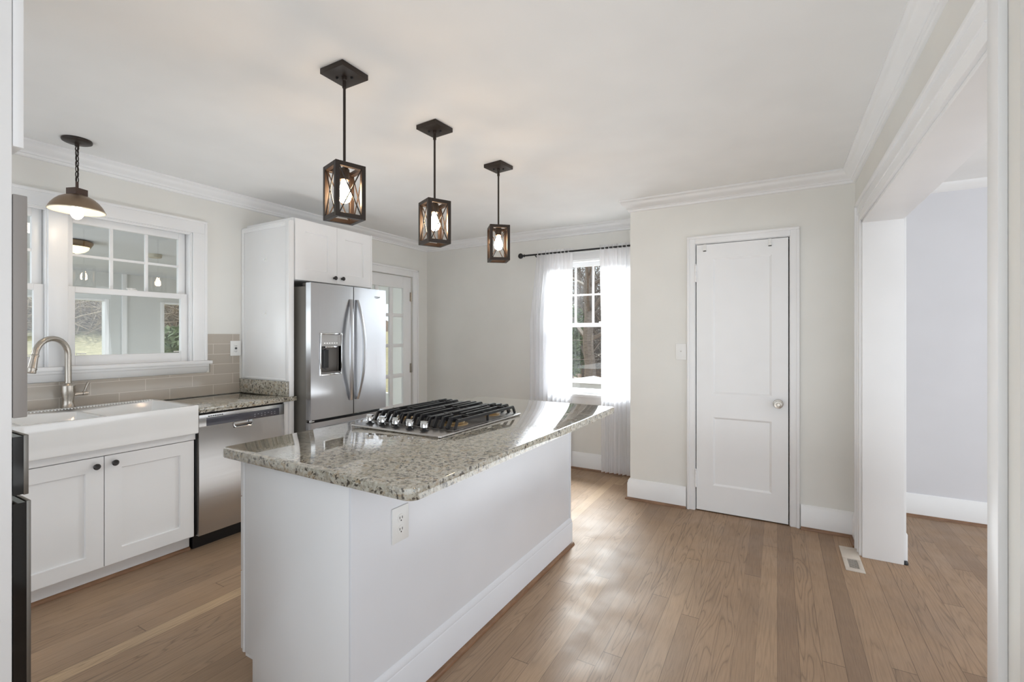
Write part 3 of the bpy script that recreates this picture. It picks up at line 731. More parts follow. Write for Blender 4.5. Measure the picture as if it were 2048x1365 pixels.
m.box(dx-0.03, dx-0.002, dy0, dy1, 0.098, pz0-0.002).box(dx-0.03, dx-0.002, dy0, py0, pz0, pz1).box(dx-0.03, dx-0.002, py1, dy1, pz0, pz1)
m.build('door', STEELH, t)
m = M()   # pocket handle: half round scoop
o = []; K = 8
vs = []; 
for i in range(K+1):
    a = PI/2*i/K; vs += [(bow(pz0)+0.004-0.03*math.sin(a), py0, pz0+0.034*(1-math.cos(a))), (bow(pz0)+0.004-0.03*math.sin(a), py1, pz0+0.034*(1-math.cos(a)))]
m.add(vs, [(2*i, 2*i+1, 2*i+3, 2*i+2) for i in range(K)])
m.tube([(bow(pz0)+0.003, py0, pz1-0.002), (bow(pz0)+0.004, py0+0.003, pz0+0.01), (bow(pz0)+0.005, py0+0.016, pz0), (bow(pz0)+0.006, py1-0.016, pz0), (bow(pz0)+0.005, py1-0.003, pz0+0.01), (bow(pz0)+0.003, py1, pz1-0.002)], 0.0045, 8)
m.box(dx-0.029, dx-0.027, py0, py1, pz0, pz1)
m.build('pocket_handle', CHROME, t)
m = M().box(dx-0.03, dx+0.004, dy0, dy1, pz1, 0.876)
cp = m.build('control_fascia', STEELH, t, bev=0.003)
M().box(dx+0.0035, dx+0.006, dy0+0.045, dy1-0.042, pz1+0.002, 0.852).build('control_strip', PANELDK, t, bev=0.001)
m = M()
for i in range(7):
    for j in range(2):
        y = 1.975+i*0.025
        if j == 0 and i % 3 == 1: continue
        m.box(dx+0.006, dx+0.0064, y, y+0.010, 0.814+j*0.014, 0.817+j*0.014)
m.build('button_legend', paint('pale_print', (170, 170, 176), 0.5), t)
m = M()
for i in range(7): m.box(dx+0.004, dx+0.0046, dy0+0.055+i*0.014, dy0+0.066+i*0.014, 0.859, 0.865)
m.build('vent', BLACK, t)
M().box(-3.34, -3.30, dy0, dy1, 0.0, 0.095).build('toe_kick', BLACK, t)

# tall refrigerator end panel with base filler
t = thing('refrigerator_end_panel', (-3.53, 2.27, 0), 'tall white panel between counter and refrigerator', 'panel')
m = M().box(XW+0.001, XF+0.018, 2.25, 2.288, 0, 2.27).box(XF-0.018, XF-0.002, 2.216, 2.25, 0.0, ZT-0.037)
m.build('board', CAB, t, bev=0.0015)
m = M(); z0, z1, x0, x1 = 1.04, 2.262, XW+0.002, XF+0.018
m.box(x0, x0+0.03, 2.243, 2.25, z0, z1).box(x1-0.04, x1, 2.243, 2.25, z0, z1).box(x0+0.03, x1-0.04, 2.243, 2.25, z0, z0+0.018).box(x0+0.03, x1-0.04, 2.243, 2.25, z1-0.035, z1)
m.box(x0+0.03, x1-0.04, 2.238, 2.25, z1-0.012, z1)
m.build('border_moulding', CAB, t, bev=0.002)
for z, lab in ((1.995, 'upper small clear adhesive hook on the white refrigerator panel'), (1.57, 'lower small clear adhesive hook on the white refrigerator panel')):
    x = -3.515
    m = M().box(x-0.009, x+0.009, 2.2465, 2.25, z-0.022, z+0.018); m.tube([(x, 2.2465, z+0.004), (x, 2.240, z-0.008), (x, 2.232, z-0.014), (x, 2.228, z-0.008), (x, 2.227, z-0.002)], 0.0028, 8)
    tag(m.build('adhesive_hook', PLASTIC, bev=0.0), lab, 'hook', 'adhesive hooks on the refrigerator panel')

# cabinet above refrigerator
t = thing('upper_cabinet', (-3.53, 2.68, 1.82), 'white two door wall cabinet above the refrigerator', 'cabinet')
M().box(XW+0.001, -3.24, 2.29, 3.078, 1.82, 2.30).build('carcass', CAB, t, bev=0.0015)
M().box(XW+0.001, -3.219, 3.064, 3.080, 1.812, 2.30).build('end_panel', CAB, t, bev=0.0015)
shaker('door', 2.296, 2.686, 1.822, 2.294, t, 0.088, -3.219, knob=(2.658, 1.868))
shaker('door', 2.689, 3.062, 1.822, 2.294, t, 0.084, -3.219, knob=(2.737, 1.870))

# ------------------------------------------------------------------ refrigerator
t = thing('refrigerator', (-3.44, 2.705, 0), 'stainless french door refrigerator with water dispenser', 'refrigerator')
FX, FY0, FY1, FZ0, FZ1 = -3.05, 2.315, 3.092, 0.745, 1.792; FM = 2.714
M().box(-3.80, -3.125, FY0+0.012, FY1-0.012, 0.03, 1.768).build('body', FRSIDE, t, bev=0.004)
for ya in (FY0+0.02, FY1-0.075): M().box(-3.19, -3.075, ya, ya+0.055, 1.7685, 1.792).build('hinge_cover', STEELDK, t, bev=0.006)
DB = -3.118
def fdoor(y0, y1, z0, z1, hole=None, bulge=0.012):
    """door with a gently bowed front"""
    m = M(); n = 14
    def fx(y): u = (y-(FY0+FY1)/2)/((FY1-FY0)/2); return FX-bulge*u*u
    ys = [y0+(y1-y0)*i/n for i in range(n+1)]
    if hole: ys = sorted(set([y for y in ys if not (hole[0]-0.01 < y < hole[1]+0.01)]+[hole[0], hole[1]]))
    zs = [z0, z1] if not hole else [z0, hole[2], hole[3], z1]
    vi = {}
    for i, y in enumerate(ys):
        for j, z in enumerate(zs): vi[i, j] = len(m.v); m.v.append(Vector((fx(y), y, z)))
    for i in range(len(ys)-1):
        for j in range(len(zs)-1):
            if hole and j == 1 and hole[0]-1e-6 <= ys[i] and ys[i+1] <= hole[1]+1e-6: continue
            m.f.append((vi[i, j], vi[i+1, j], vi[i+1, j+1], vi[i, j+1]))
    L = len(ys)-1; J = len(zs)-1
    o = len(m.v); m.v += [Vector((DB, y0, z0)), Vector((DB, y1, z0)), Vector((DB, y1, z1)), Vector((DB, y0, z1))]
    m.f.append((o, o+1, o+2, o+3))
    m.f.append(tuple([vi[i, 0] for i in range(L+1)]+[o+1, o])); m.f.append(tuple([vi[i, J] for i in range(L+1)]+[o+2, o+3]))
    m.f.append(tuple([vi[0, j] for j in range(J+1)]+[o+3, o])); m.f.append(tuple([vi[L, j] for j in range(J+1)]+[o+2, o+1]))
    return m, fx
H = (2.392, 2.598, 1.083, 1.405)
m, fxf = fdoor(FY0, FM-0.004, FZ0, FZ1, H); ld = m.build('door', STEEL, t, ang=40)
m, _ = fdoor(FM+0.004, FY1, FZ0, FZ1); rd = m.build('door', STEEL, t, ang=40)
m, _ = fdoor(FY0, FY1, 0.40, FZ0-0.022); fz1 = m.build('freezer_drawer', STEEL, t, ang=40)
m, _ = fdoor(FY0, FY1, 0.09, 0.388); fz2 = m.build('freezer_drawer', STEEL, t, ang=40)
M().box(-3.125, DB-0.0005, FY0+0.02, FY1-0.02, 0.1, 1.78).build('gasket', BLACK, t)
M().box(-3.09, -3.075, FY0+0.03, FY1-0.03, 0.02, 0.085).build('kick_grille', BLACK, t)
M().cyl((-3.08, FY0+0.012, FZ0-0.018), (-3.08, FY0+0.012, FZ0-0.002), 0.012, n=12).box(-3.11, -3.06, FY0+0.004, FY0+0.03, FZ0-0.014, FZ0-0.006).build('door_hinge', CHROME, t)
for fzd, zz in ((fz1, 0.665), (fz2, 0.33)):
    h = M(); ptsh = [(FX+0.012+0.035*math.sin(PI*i/14)**0.6, FY0+0.06+(FY1-FY0-0.12)*i/14, zz) for i in range(15)]
    h.tube(ptsh, 0.011, 10); h.build('handle', CHROME, fzd)
def fhandle(y0, bowy, z0, z1, par):
    n = 24; m = M(); L = []
    for i in range(n+1):
        u = i/n; s_ = math.sin(PI*u); z = z0+(z1-z0)*u
        yy = y0+bowy*s_; out = 0.014+0.050*s_**0.8; wd = 0.013+0.008*s_
        L.append((yy, out, wd, z))
    for (yy, out, wd, z) in L:
        xb = fxf(yy)
        m.v += [Vector((xb+out-0.012, yy-wd, z)), Vector((xb+out-0.012, yy+wd, z)), Vector((xb+out, yy+wd*0.75, z)), Vector((xb+out+0.002, yy, z)), Vector((xb+out, yy-wd*0.75, z))]
    m.ring_faces(0, n+1, 5, True, True)
    for zz, q in ((z0+0.012, 0), (z1-0.012, n)): m.cyl((fxf(y0)-0.001, L[q][0], zz), (fxf(y0)+0.006, L[q][0], zz), 0.010, n=10)
    return m.build('handle', STEEL, par, ang=50)
fhandle(2.682, -0.036, 0.86, 1.685, ld); fhandle(2.746, 0.036, 0.86, 1.685, rd)
# dispenser
hy0, hy1, hz0, hz1 = H; xb = fxf((hy0+hy1)/2)
dsp = M(); b = 0.009
for (ya, yb_, za, zb) in ((hy0-0.004, hy0+b, hz0-0.004, hz1+0.004), (hy1-b, hy1+0.004, hz0-0.004, hz1+0.004), (hy0+b, hy1-b, hz0-0.004, hz0+b), (hy0+b, hy1-b, hz1-b, hz1+0.004)): dsp.box(xb-0.03, xb+0.004, ya, yb_, za, zb)
dsp = dsp.build('dispenser', CHROME, ld, bev=0.003)
m = M(); zi = 1.305
m.box(xb-0.055, xb-0.052, hy0+b, hy1-b, hz0+b, zi).box(xb-0.055, xb-0.002, hy0+b-0.002, hy0+b, hz0+b, zi).box(xb-0.055, xb-0.002, hy1-b, hy1-b+0.002, hz0+b, zi).box(xb-0.055, xb-0.004, hy0+b, hy1-b, hz0+b-0.002, hz0+b+0.012)
m.build('dispenser_recess', paint('dispenser_grey', (92, 88, 84), 0.35), ld)
M().box(xb-0.05, xb-0.001, hy0+b, hy1-b, zi, hz1-b).build('dispenser_panel', paint('dispenser_face', (150, 148, 146), 0.18), ld, bev=0.003)
m = M().box(xb-0.03, xb+0.006, hy0+0.045, hy1-0.045, zi-0.012, zi+0.002); m.build('spout_tray', CHROME, ld, bev=0.003)
m = M().tube([(xb-0.03, hy0+0.07, zi-0.025), (xb-0.018, hy0+0.05, zi-0.03), (xb-0.018, hy0+0.05, hz0+0.05), (xb-0.03, hy0+0.075, hz0+0.045)], 0.005, 8); m.box(xb-0.05, xb-0.046, hy0+0.055, hy0+0.115, hz0+0.05, zi-0.03); m.build('paddle', BLACK, ld)
m = M()
for i in range(6): m.box(xb-0.001, xb+0.0004, hy0+0.035+i*0.023, hy0+0.048+i*0.023, zi+0.020, zi+0.028)
m.build('button', paint('dispenser_print', (226, 226, 224), 0.4), ld)
# small emblem on the right door
fc = bpy.data.curves.new('emblem', 'FONT'); fc.body = 'Whirlpool'; fc.size = 0.018; fc.extrude = 0.0006; fc.align_x = 'CENTER'
eo = bpy.data.objects.new('emblem', fc); C.objects.link(eo); eo.parent = rd
eo.location = Vector((fxf(2.978)+0.0006, 2.978, 1.722))-Vector(t['_o']); eo.rotation_euler = (PI/2, 0, PI/2); fc.materials.append(STEELDK)
bpy.context.view_layer.update()
_em = bpy.data.meshes.new_from_object(eo); _e2 = bpy.data.objects.new('emblem', _em); C.objects.link(_e2); _e2.parent = rd; _e2.location = eo.location; _e2.rotation_euler = eo.rotation_euler
bpy.data.objects.remove(eo)
m = M(); cx = fxf(2.978)+0.001
for dz, r0, r1 in ((0.0, 0.034, 0.012), (-0.004, 0.026, 0.010)):
    m.tube([(cx, 2.978+r0*math.cos(a), 1.728+dz+r1*math.sin(a)) for a in [math.radians(q) for q in range(200, 345, 12)]], 0.0011, 6)
m.build('emblem_swirl', STEELDK, rd)

# ------------------------------------------------------------------ oven tower at the left edge
OX, OY = -1.57, 0.376
t = thing('oven_cabinet', (-1.96, 0.05, 0), 'tall white oven cabinet cut off at the left edge', 'cabinet')
m = M().box(OX-0.02, OX, -0.26, OY, 0, 2.529).box(-2.36, -2.34, -0.26, OY, 0, 2.529).box(-2.34, OX-0.02, -0.26, -0.24, 0, 2.529)
m.box(-2.34, OX-0.02, -0.24, OY-0.002, 1.79, 1.81).box(-2.34, OX-0.02, -0.24, OY-0.002, 1.155, 1.175).box(-2.34, OX-0.02, -0.24, OY-0.002, 0.3, 0.32).box(-2.34, OX-0.02, -0.24, OY-0.002, 0.08, 0.1).box(-2.34, OX-0.02, OY-0.09, OY-0.07, 0, 0.08)
m.build('carcass', CAB, t, bev=0.003)
m = M(); m.box(-1.955, OX-0.001, OY+0.001, OY+0.02, 1.835, 2.515).box(-2.358, -1.96, OY+0.001, OY+0.02, 1.835, 2.515)
m.build('door', CAB, t, bev=0.002)
M().box(-2.358, OX-0.001, OY+0.001, OY+0.02, 0.1, 0.3).build('drawer', CAB, t, bev=0.002)
t = thing('microwave', (-1.96, 0.1, 1.18), 'grey built in microwave seen edge on at the left', 'microwave')
M().box(-2.33, OX-0.022, -0.2, OY-0.004, 1.18, 1.77).build('body', STEELDK, t)
M().box(-2.355, OX-0.001, OY+0.001, OY+0.026, 1.19, 1.722).build('door', OVENSIDE, t, bev=0.002)
t = thing('wall_oven', (-1.96, 0.1, 0.33), 'black and stainless wall oven seen edge on at the left', 'oven')
M().box(-2.33, OX-0.022, -0.2, OY-0.004, 0.33, 1.14).build('body', STEELDK, t)
M().box(-2.35, OX-0.001, OY+0.001, OY+0.019, 1.006, 1.145).build('control_panel', GLOSSBLACK, t)
M().box(-2.35, OX-0.0005, OY+0.019, OY+0.028, 1.004, 1.147).build('control_fascia', STEELDK, t, bev=0.001)
M().box(-2.35, OX-0.001, OY+0.001, OY+0.024, 0.35, 0.986).build('door', GLOSSBLACK, t)
M().box(-2.35, OX-0.0005, OY+0.024, OY+0.032, 0.348, 0.988).build('door_skin', STEELDK, t, bev=0.001)

# ------------------------------------------------------------------ island
PIV = (-1.43, 2.0, 0.0); IRZ = math.radians(-0.9)
t = thing('kitchen_island', PIV, 'white panelled kitchen island base with outlet and baseboard', 'kitchen island', rz=IRZ)
ix0, ix1, iy0, iy1, iz1 = -1.865, -1.212, 1.085, 2.90, 0.888
m = M().box(ix0+0.02, ix1-0.012, iy0+0.012, iy1, 0.1, iz1).box(ix0+0.082, ix1-0.012, iy0+0.012, iy1, 0.0, 0.1)
m.build('carcass', CAB, t)
m = M()
m.prism([(ix0+0.022, iz1), (ix0+0.022, 0.125), (ix0+0.088, 0.125), (ix0+0.088, 0.0), (ix1-0.0118, 0.0), (ix1-0.0118, iz1)], 'y', iy0, iy0+0.012)
m.box(ix0+0.022, ix0+0.034, iy0-0.003, iy0+0.001, 0.125, iz1)
m.build('end_panel', CAB, t, bev=0.0012)
m = M().box(ix1-0.0118, ix1, iy0-0.0004, iy1-0.002, 0.0, iz1); m.box(ix1-0.002, ix1+0.004, iy1-0.014, iy1, 0.165, iz1)
m.build('side_panel', ISL, t, bev=0.001)
zs = [(0.742, iz1-0.004), (0.442, 0.738), (0.128, 0.438)]
for (ya, yb_) in ((iy0+0.004, 1.685), (1.69, 2.29), (2.295, iy1-0.004)):
    for za, zb in zs:
        dr_ = M().box(ix0, ix0+0.019, ya, yb_, za, zb).build('drawer', CAB, t, bev=0.0015)
        k = M().lathe([(0.009, 0), (0.0055, 0.005), (0.0055, 0.013), (0.0165, 0.022), (0.0165, 0.026), (0.004, 0.032)], (ix0, (ya+yb_)/2, (za+zb)/2), 16, '-x'); k.build('knob', KNOBM, dr_)
ibase = [(0, 0.0), (0.014, 0.0), (0.014, 0.145), (0.011, 0.149), (0.0115, 0.158), (0.006, 0.168), (0.0025, 0.176), (0, 0.178)]
# path keeps the room on its left: along +x side travelling -y? the outward side is +x, so travel from far to near
M().mold([(ix1, iy0-0.0), (ix1, iy1)][::-1], ibase).build('baseboard', ISL, t, ang=40)
M().mold([(ix1-0.006, iy1), (ix1-0.006, iy0)], SHOEP).build('shoe_moulding', SHOE, t, ang=50)
ip = thing('wall_outlet', PIV, 'white duplex outlet on the side of the island', 'outlet', rz=IRZ)
M().box(ix1+0.0003, ix1+0.006, 1.266, 1.352, 0.622, 0.752).build('cover_plate', PLASTIC, ip, bev=0.0025)
for z in (0.708, 0.666):
    m = M()
    m.lathe([(0.0165, 0.0055), (0.0165, 0.0075), (0.0005, 0.0075)], (ix1, 1.309, z), 20, 'x')
    rp = m.build('receptacle', PLASTIC, ip)
    for yy in (1.3025, 1.3155): M().box(ix1+0.0074, ix1+0.0082, yy-0.0012, yy+0.0012, z-0.002, z+0.007).build('slot', DARKSLOT, rp)
    M().cyl((ix1+0.0074, 1.309, z-0.008), (ix1+0.0082, 1.309, z-0.008), 0.0026, n=8).build('slot', DARKSLOT, rp)
# island top with rounded corners
tx0, tx1, ty0, ty1 = -1.965, -0.922, 1.060, 2.955; ZI = 0.929
def rrect(x0, x1, y0, y1, r, n=6):
    P = []
    for cx, cy, a0 in ((x1-r, y0+r, -90), (x1-r, y1-r, 0), (x0+r, y1-r, 90), (x0+r, y0+r, 180)):
        for i in range(n+1):
            a = math.radians(a0+90*i/n); P.append((cx+r*math.cos(a), cy+r*math.sin(a)))
    return P
it = M().prism(rrect(tx0, tx1, ty0, ty1, 0.035), 'z', ZI-0.038, ZI).build('granite_countertop', GRANITE, bev=0.004, org=PIV)
it.rotation_euler.z = IRZ; tag(it, 'large speckled granite island top overhanging the white base', 'countertop')

# cooktop
t = thing('gas_cooktop', PIV, 'stainless five burner gas cooktop with black grates on the island', 'cooktop', rz=IRZ)
cx0, cx1, cy0, cy1 = -1.868, -1.292, 1.640, 2.375
m = M().prism(rrect(cx0, cx1, cy0, cy1, 0.012), 'z', ZI+0.0008, ZI+0.011)
m.build('tray', STEELH, t, bev=0.004)
m = M(); zt = ZI+0.011
m.box(cx0+0.02, cx1-0.018, 1.765, cy1-0.02, zt-0.001, zt+0.0015)
m.build('burner_well', metal('well_steel', (150, 148, 146), 0.3), t, bev=0.001)
for kx in (-1.795, -1.705, -1.615, -1.525, -1.435):
    k = M().lathe([(0.021, 0), (0.021, 0.002), (0.014, 0.003), (0.008, 0.012), (0.008, 0.016)], (kx, 1.702, zt), 16)
    ks = k.build('knob_stem', BLACK, t)
    k = M().lathe([(0.017, 0.015), (0.020, 0.017), (0.0195, 0.036), (0.017, 0.039), (0.001, 0.039)], (kx, 1.702, zt), 20); k.box(kx-0.0185, kx+0.0185, 1.696, 1.708, zt+0.037, zt+0.045)
    k.build('knob', CHROME, t, ang=40)
for (bx, by, r) in ((-1.745, 1.905, 0.038), (-1.415, 1.905, 0.048), (-1.745, 2.235, 0.048), (-1.415, 2.235, 0.034), (-1.58, 2.07, 0.055)):
    b_ = M().lathe([(r+0.022, 0.0015), (r+0.02, 0.006), (r+0.004, 0.009), (r, 0.018), (r*0.9, 0.021), (0.001, 0.021)], (bx, by, zt), 24).build('burner', BRASSM, t)
    M().lathe([(r*0.96, 0.0215), (r, 0.024), (r*0.96, 0.029), (r*0.7, 0.031), (0.001, 0.031)], (bx, by, zt), 24).build('burner_cap', BLACK, b_)
gz = zt+0.040
for gx0, gx1, burn in ((-1.848, -1.672, (1.905, 2.235)), (-1.667, -1.493, (2.07,)), (-1.488, -1.312, (1.905, 2.235))):
    m = M(); gy0, gy1 = 1.772, 2.352; h = 0.015; w = 0.0105; gm = (gx0+gx1)/2; ym = (gy0+gy1)/2
    for x in (gx0+w/2, gx1-w/2):                       # side rails on slanted corner feet
        m.bar((x, gy0+0.028, gz), (x, gy1-0.028, gz), w, h)
        for y, sg in ((gy0+0.03, -1), (gy1-0.03, 1)): m.bar((x, y, gz), (x, y+sg*0.022, zt+0.001), w, 0.014)
        m.bar((x, ym, gz), (x, ym, zt+0.001), 0.012, w)
    for x in (gm-0.042, gm, gm+0.042):                 # long fingers with turned-down ends, broken over the burners
        cuts = [gy0+0.03]
        for by in burn: cuts += [by-(0.030 if x == gm else 0.020), by+(0.030 if x == gm else 0.020)]
        cuts.append(gy1-0.03)
        for a_, b_ in zip(cuts[::2], cuts[1::2]): m.bar((x, a_, gz+0.006), (x, b_, gz+0.006), w, h+0.004)
        for y, sg in ((gy0+0.034, -1), (gy1-0.034, 1)): m.bar((x, y, gz+0.008), (x, y+sg*0.030, zt+0.002), 0.013, 0.022)
    ys = [gy0+0.062, ym, gy1-0.062] if len(burn) == 2 else [gy0+0.062, gy0+0.19, gy1-0.19, gy1-0.062]
    for y in ys: m.bar((gx0+w, y, gz-0.001), (gx1-w, y, gz-0.001), w, h)
    for by in burn:
        for sx in (-1, 1):
            xo_ = gm+sx*(gx1-gx0)/2
            m.bar((xo_-sx*w, by, gz+0.004), (gm+sx*0.03, by, gz+0.005), w, h)
    m.build('grate', IRON, t, bev=0.0015, seg=1)

# ------------------------------------------------------------------ floor vent
t = thing('floor_register', (0.4, 3.555, 0), 'beige metal floor vent beside the opening post', 'vent')
m = M(); vx0, vx1, vy0, vy1 = 0.352, 0.448, 3.375, 3.738
m.box(vx0, vx1, vy0, 3.415, 0, 0.006).box(vx0, vx1, 3.55, vy1, 0, 0.006).box(vx0, 0.376, 3.415, 3.55, 0, 0.006).box(0.424, vx1, 3.415, 3.55, 0, 0.006)
m.build('plate', IVORY, t, bev=0.002)
m = M()
for i in range(9): m.bar((0.376, 3.4235+i*0.0148, 0.003), (0.424, 3.4235+i*0.0148, 0.003), 0.0034, 0.0024)
m.build('louvre', IVORY, t)
M().box(0.376, 0.424, 3.415, 3.55, 0.0004, 0.0012).build('duct_shade_plate', DARKSLOT, t)  # dark plate painted as the shade below the louvres
M().box(0.375, 0.425, 3.70, 3.715, 0.006, 0.0075).build('damper_tab', IVORY, t, bev=0.0005)
m = M().lathe([(0.001, 0.022), (0.012, 0.02), (0.016, 0.012), (0.016, 0)], (XR2+0.012, YJ1+0.0, 0), 14)
tag(m.build('shoe_end_cap', BLACK), 'small dark knob of trim at the post corner', 'trim piece')

# ------------------------------------------------------------------ pendants
def lantern(rc, rl, label, first=None):
    pass
def make_lantern():
    t = thing('pendant_lantern', (0, 0, ZC), 'x', 'pendant light', 'lantern pendants above the island')
    zc = ZC
    return t
LZ0, LZ1 = 1.885, 2.118
spots = [(-1.63, 1.40, 0.0, -17.2, 'dark bronze cage pendant nearest the camera, largest of three'), (-1.628, 2.01, -4.0, -26.5, 'dark bronze cage pendant in the middle of the row of three'), (-1.624, 2.675, -6.0, -49.3, 'dark bronze cage pendant nearest the curtained window, smallest of three')]
x, y = spots[0][:2]
t = thing('pendant_lantern', (x, y, ZC), spots[0][4], 'pendant light', 'lantern pendants above the island')
s2 = 0.070
can = M().box(x-s2, x+s2, y-s2, y+s2, ZC-0.024, ZC-0.0005).build('canopy', BRONZE, t, bev=0.002)
for dx_, dy_ in ((-0.028, -0.016), (0.028, 0.016)):
    M().lathe([(0.006, 0), (0.006, -0.006), (0.003, -0.009), (0.0005, -0.009)], (x+dx_, y+dy_, ZC-0.024), 10).build('screw', BLACK, can)
m = M().lathe([(0.011, ZC-0.024), (0.011, ZC-0.036), (0.008, ZC-0.04), (0.009, ZC-0.07), (0.0065, ZC-0.074)], (x, y, 0), 14)
m.cyl((x, y, ZC-0.07), (x, y, LZ1-0.01), 0.0058, n=12); m.build('stem', BRONZE, t)
def cage(x, y):
    w = 0.0665; b_ = 0.0185; m = M()
    for sx in (-1, 1):
        for sy in (-1, 1):
            ax, ay = x+sx*w, y+sy*w; m.box(ax-sx*b_, ax, ay-sy*b_, ay, LZ0, LZ1)
    for z0, z1 in ((LZ0, LZ0+b_), (LZ1-b_, LZ1)):
        for s_ in (-1, 1):
            m.box(x-w+b_, x+w-b_, y+s_*w, y+s_*(w-b_), z0, z1).box(x+s_*w, x+s_*(w-b_), y-w+b_, y+w-b_, z0, z1)
    m.box(x-w+b_, x+w-b_, y-0.009, y+0.009, LZ1-0.010, LZ1-0.002)
    return m
ca = math.radians(spots[0][3])
cg = rot_z(cage(x, y), (x, y, 0), ca).build('cage', BRONZE, t, bev=0.001, seg=1)
def xbars(x, y):
    m = M(); w = 0.0665-0.004; u = w-0.012; za, zb = LZ0+0.012, LZ1-0.012
    for s_ in (-1, 1):
        m.tube([(x-u, y+s_*w, za), (x+u, y+s_*w, zb)], 0.0027, 6).tube([(x+u, y+s_*(w-0.002), za), (x-u, y+s_*(w-0.002), zb)], 0.0027, 6)
        m.tube([(x+s_*w, y-u, za), (x+s_*w, y+u, zb)], 0.0027, 6).tube([(x+s_*(w-0.002), y+u, za), (x+s_*(w-0.002), y-u, zb)], 0.0027, 6)
    return m
rot_z(xbars(x, y), (x, y, 0), ca).build('cross_wire', BRONZE, t)
M().lathe([(0.020, LZ1-0.010), (0.0215, LZ1-0.014), (0.0205, LZ1-0.058), (0.016, LZ1-0.060), (0.0005, LZ1-0.060)], (x, y, 0), 18).build('socket', paint('brown_socket', (74, 60, 46), 0.4), t)
zb_ = LZ1-0.060
M().lathe([(0.013, zb_+0.004), (0.013, zb_-0.012), (0.018, zb_-0.026), (0.026, zb_-0.045), (0.0295, zb_-0.062), (0.028, zb_-0.076), (0.021, zb_-0.089), (0.010, zb_-0.096), (0.0005, zb_-0.0975)], (x, y, 0), 20).build('bulb', BULB, t)
for (sx_, sy_, rc, rl, lab) in spots[1:]:
    c = copy_tree(t); c.location = (sx_, sy_, ZC); c['label'] = lab; c.rotation_euler.z = math.radians(rl-spots[0][3])
    for ch in c.children:
        if ch.name.startswith('canopy'): ch.rotation_euler.z = math.radians(rc-(rl-spots[0][3]))

# dome pendant over sink
px_, py_ = -3.55, 1.115
t = thing('dome_pendant', (px_, py_, ZC), 'bronze dome pendant on a chain above the sink', 'pendant light')
M().lathe([(0.068, ZC-0.0005), (0.070, ZC-0.006), (0.068, ZC-0.014), (0.060, ZC-0.018), (0.045, ZC-0.020), (0.025, ZC-0.023), (0.011, ZC-0.026), (0.010, ZC-0.04), (0.0005, ZC-0.042)], (px_, py_, 0), 32).build('canopy', BRONZE, t)
def link(m, c, rx, rz, ang, r=0.0026):
    P = []
    for i in range(16):
        a = 2*PI*i/16; u = rx*math.cos(a); P.append((c[0]+u*math.cos(ang), c[1]+u*math.sin(ang), c[2]+rz*math.sin(a)))
    m.tube(P, r, 6, closed=True)
m = M(); z = ZC-0.052; link(m, (px_, py_, z), 0.012, 0.014, 0.3, 0.003); z -= 0.026; i = 0
while z > 2.285:
    link(m, (px_, py_, z), 0.0085, 0.019, 0.5+(i % 2)*PI/2); z -= 0.031; i += 1
m.tube([(px_+0.002*math.sin(q*1.1), py_+0.002*math.cos(q*0.9), ZC-0.04-(ZC-0.04-2.25)*q/12) for q in range(13)], 0.0022, 6)
m.build('chain', BRONZE, t)
m = M().cyl((px_, py_, 2.240), (px_, py_, 2.285), 0.0075, n=10); q = M().box(px_-0.034, px_+0.034, py_-0.034, py_+0.034, 2.205, 2.243); rot_z(q, (px_, py_, 0), 0.35); m.add(q.v, q.f)
m.build('socket_box', paint('brown_box', (74, 54, 44), 0.4), t, bev=0.0015)
prof = [(0.024, 2.209), (0.035, 2.207), (0.057, 2.199), (0.080, 2.186), (0.099, 2.168), (0.115, 2.146), (0.126, 2.124), (0.129, 2.116)]
m = M().lathe(prof, (px_, py_, 0), 40, cap0=True, cap1=False); m.build('shade', DOMEM, t)
inn = [(r-0.0035, z-0.0025) for r, z in prof]
M().lathe(inn, (px_, py_, 0), 40, cap0=True, cap1=False).build('shade_lining', DOMEIN, t)
m = M().tube([(px_+0.128*math.cos(2*PI*i/40), py_+0.128*math.sin(2*PI*i/40), 2.1155) for i in range(40)], 0.0028, 6, closed=True); m.build('rim', DOMEIN, t)
M().lathe([(0.014, 2.20), (0.014, 2.165), (0.019, 2.150), (0.028, 2.125), (0.030, 2.105), (0.028, 2.088), (0.019, 2.073), (0.008, 2.066), (0.0005, 2.065)], (px_, py_, 0), 20).build('bulb', BULBC, t)

# ------------------------------------------------------------------ sunroom beyond the sink window
SX0, SX1, SY0, SY1, SZ = -8.4, -3.98, -1.6, 5.6, 2.30
SUNW = paint('sunroom_wall_paint', (214, 216, 214), 0.6, 120, 0.03); SUNC = paint('sunroom_ceiling_paint', (222, 226, 232), 0.7, 120, 0.03)
structure(M().box(SX0-0.15, SX1, SY0-0.15, SY1+0.15, SZ, SZ+0.08).build('ceiling_sunroom', SUNC), 'pale bluish sunroom ceiling seen through sink window', 'ceiling')
structure(M().box(SX0-0.15, SX1, SY0-0.15, SY1+0.15, -0.3, -0.15).build('floor_sunroom', paint('sunroom_floor', (150, 140, 128), 0.6)), 'sunroom floor beyond the french door', 'floor')
m = M(); a, b = SX0-0.12, SX0; WZ0, WZ1 = 0.10, 1.915; A = (0.2, 2.99); B = (3.64, 5.0)
m.box(a, b, SY0-0.12, A[0], -0.15, SZ).box(a, b, A[0], A[1], WZ1, SZ).box(a, b, A[0], A[1], -0.15, WZ0).box(a, b, A[1], B[0], -0.15, SZ).box(a, b, B[0], B[1], WZ1, SZ).box(a, b, B[0], B[1], -0.15, WZ0).box(a, b, B[1], SY1+0.12, -0.15, SZ)
structure(m.build('wall_sunroom', SUNW, org=(0, 0, 0)), 'pale sunroom wall with two wide windows', 'wall')
m = M(); a, b = SY1, SY1+0.12
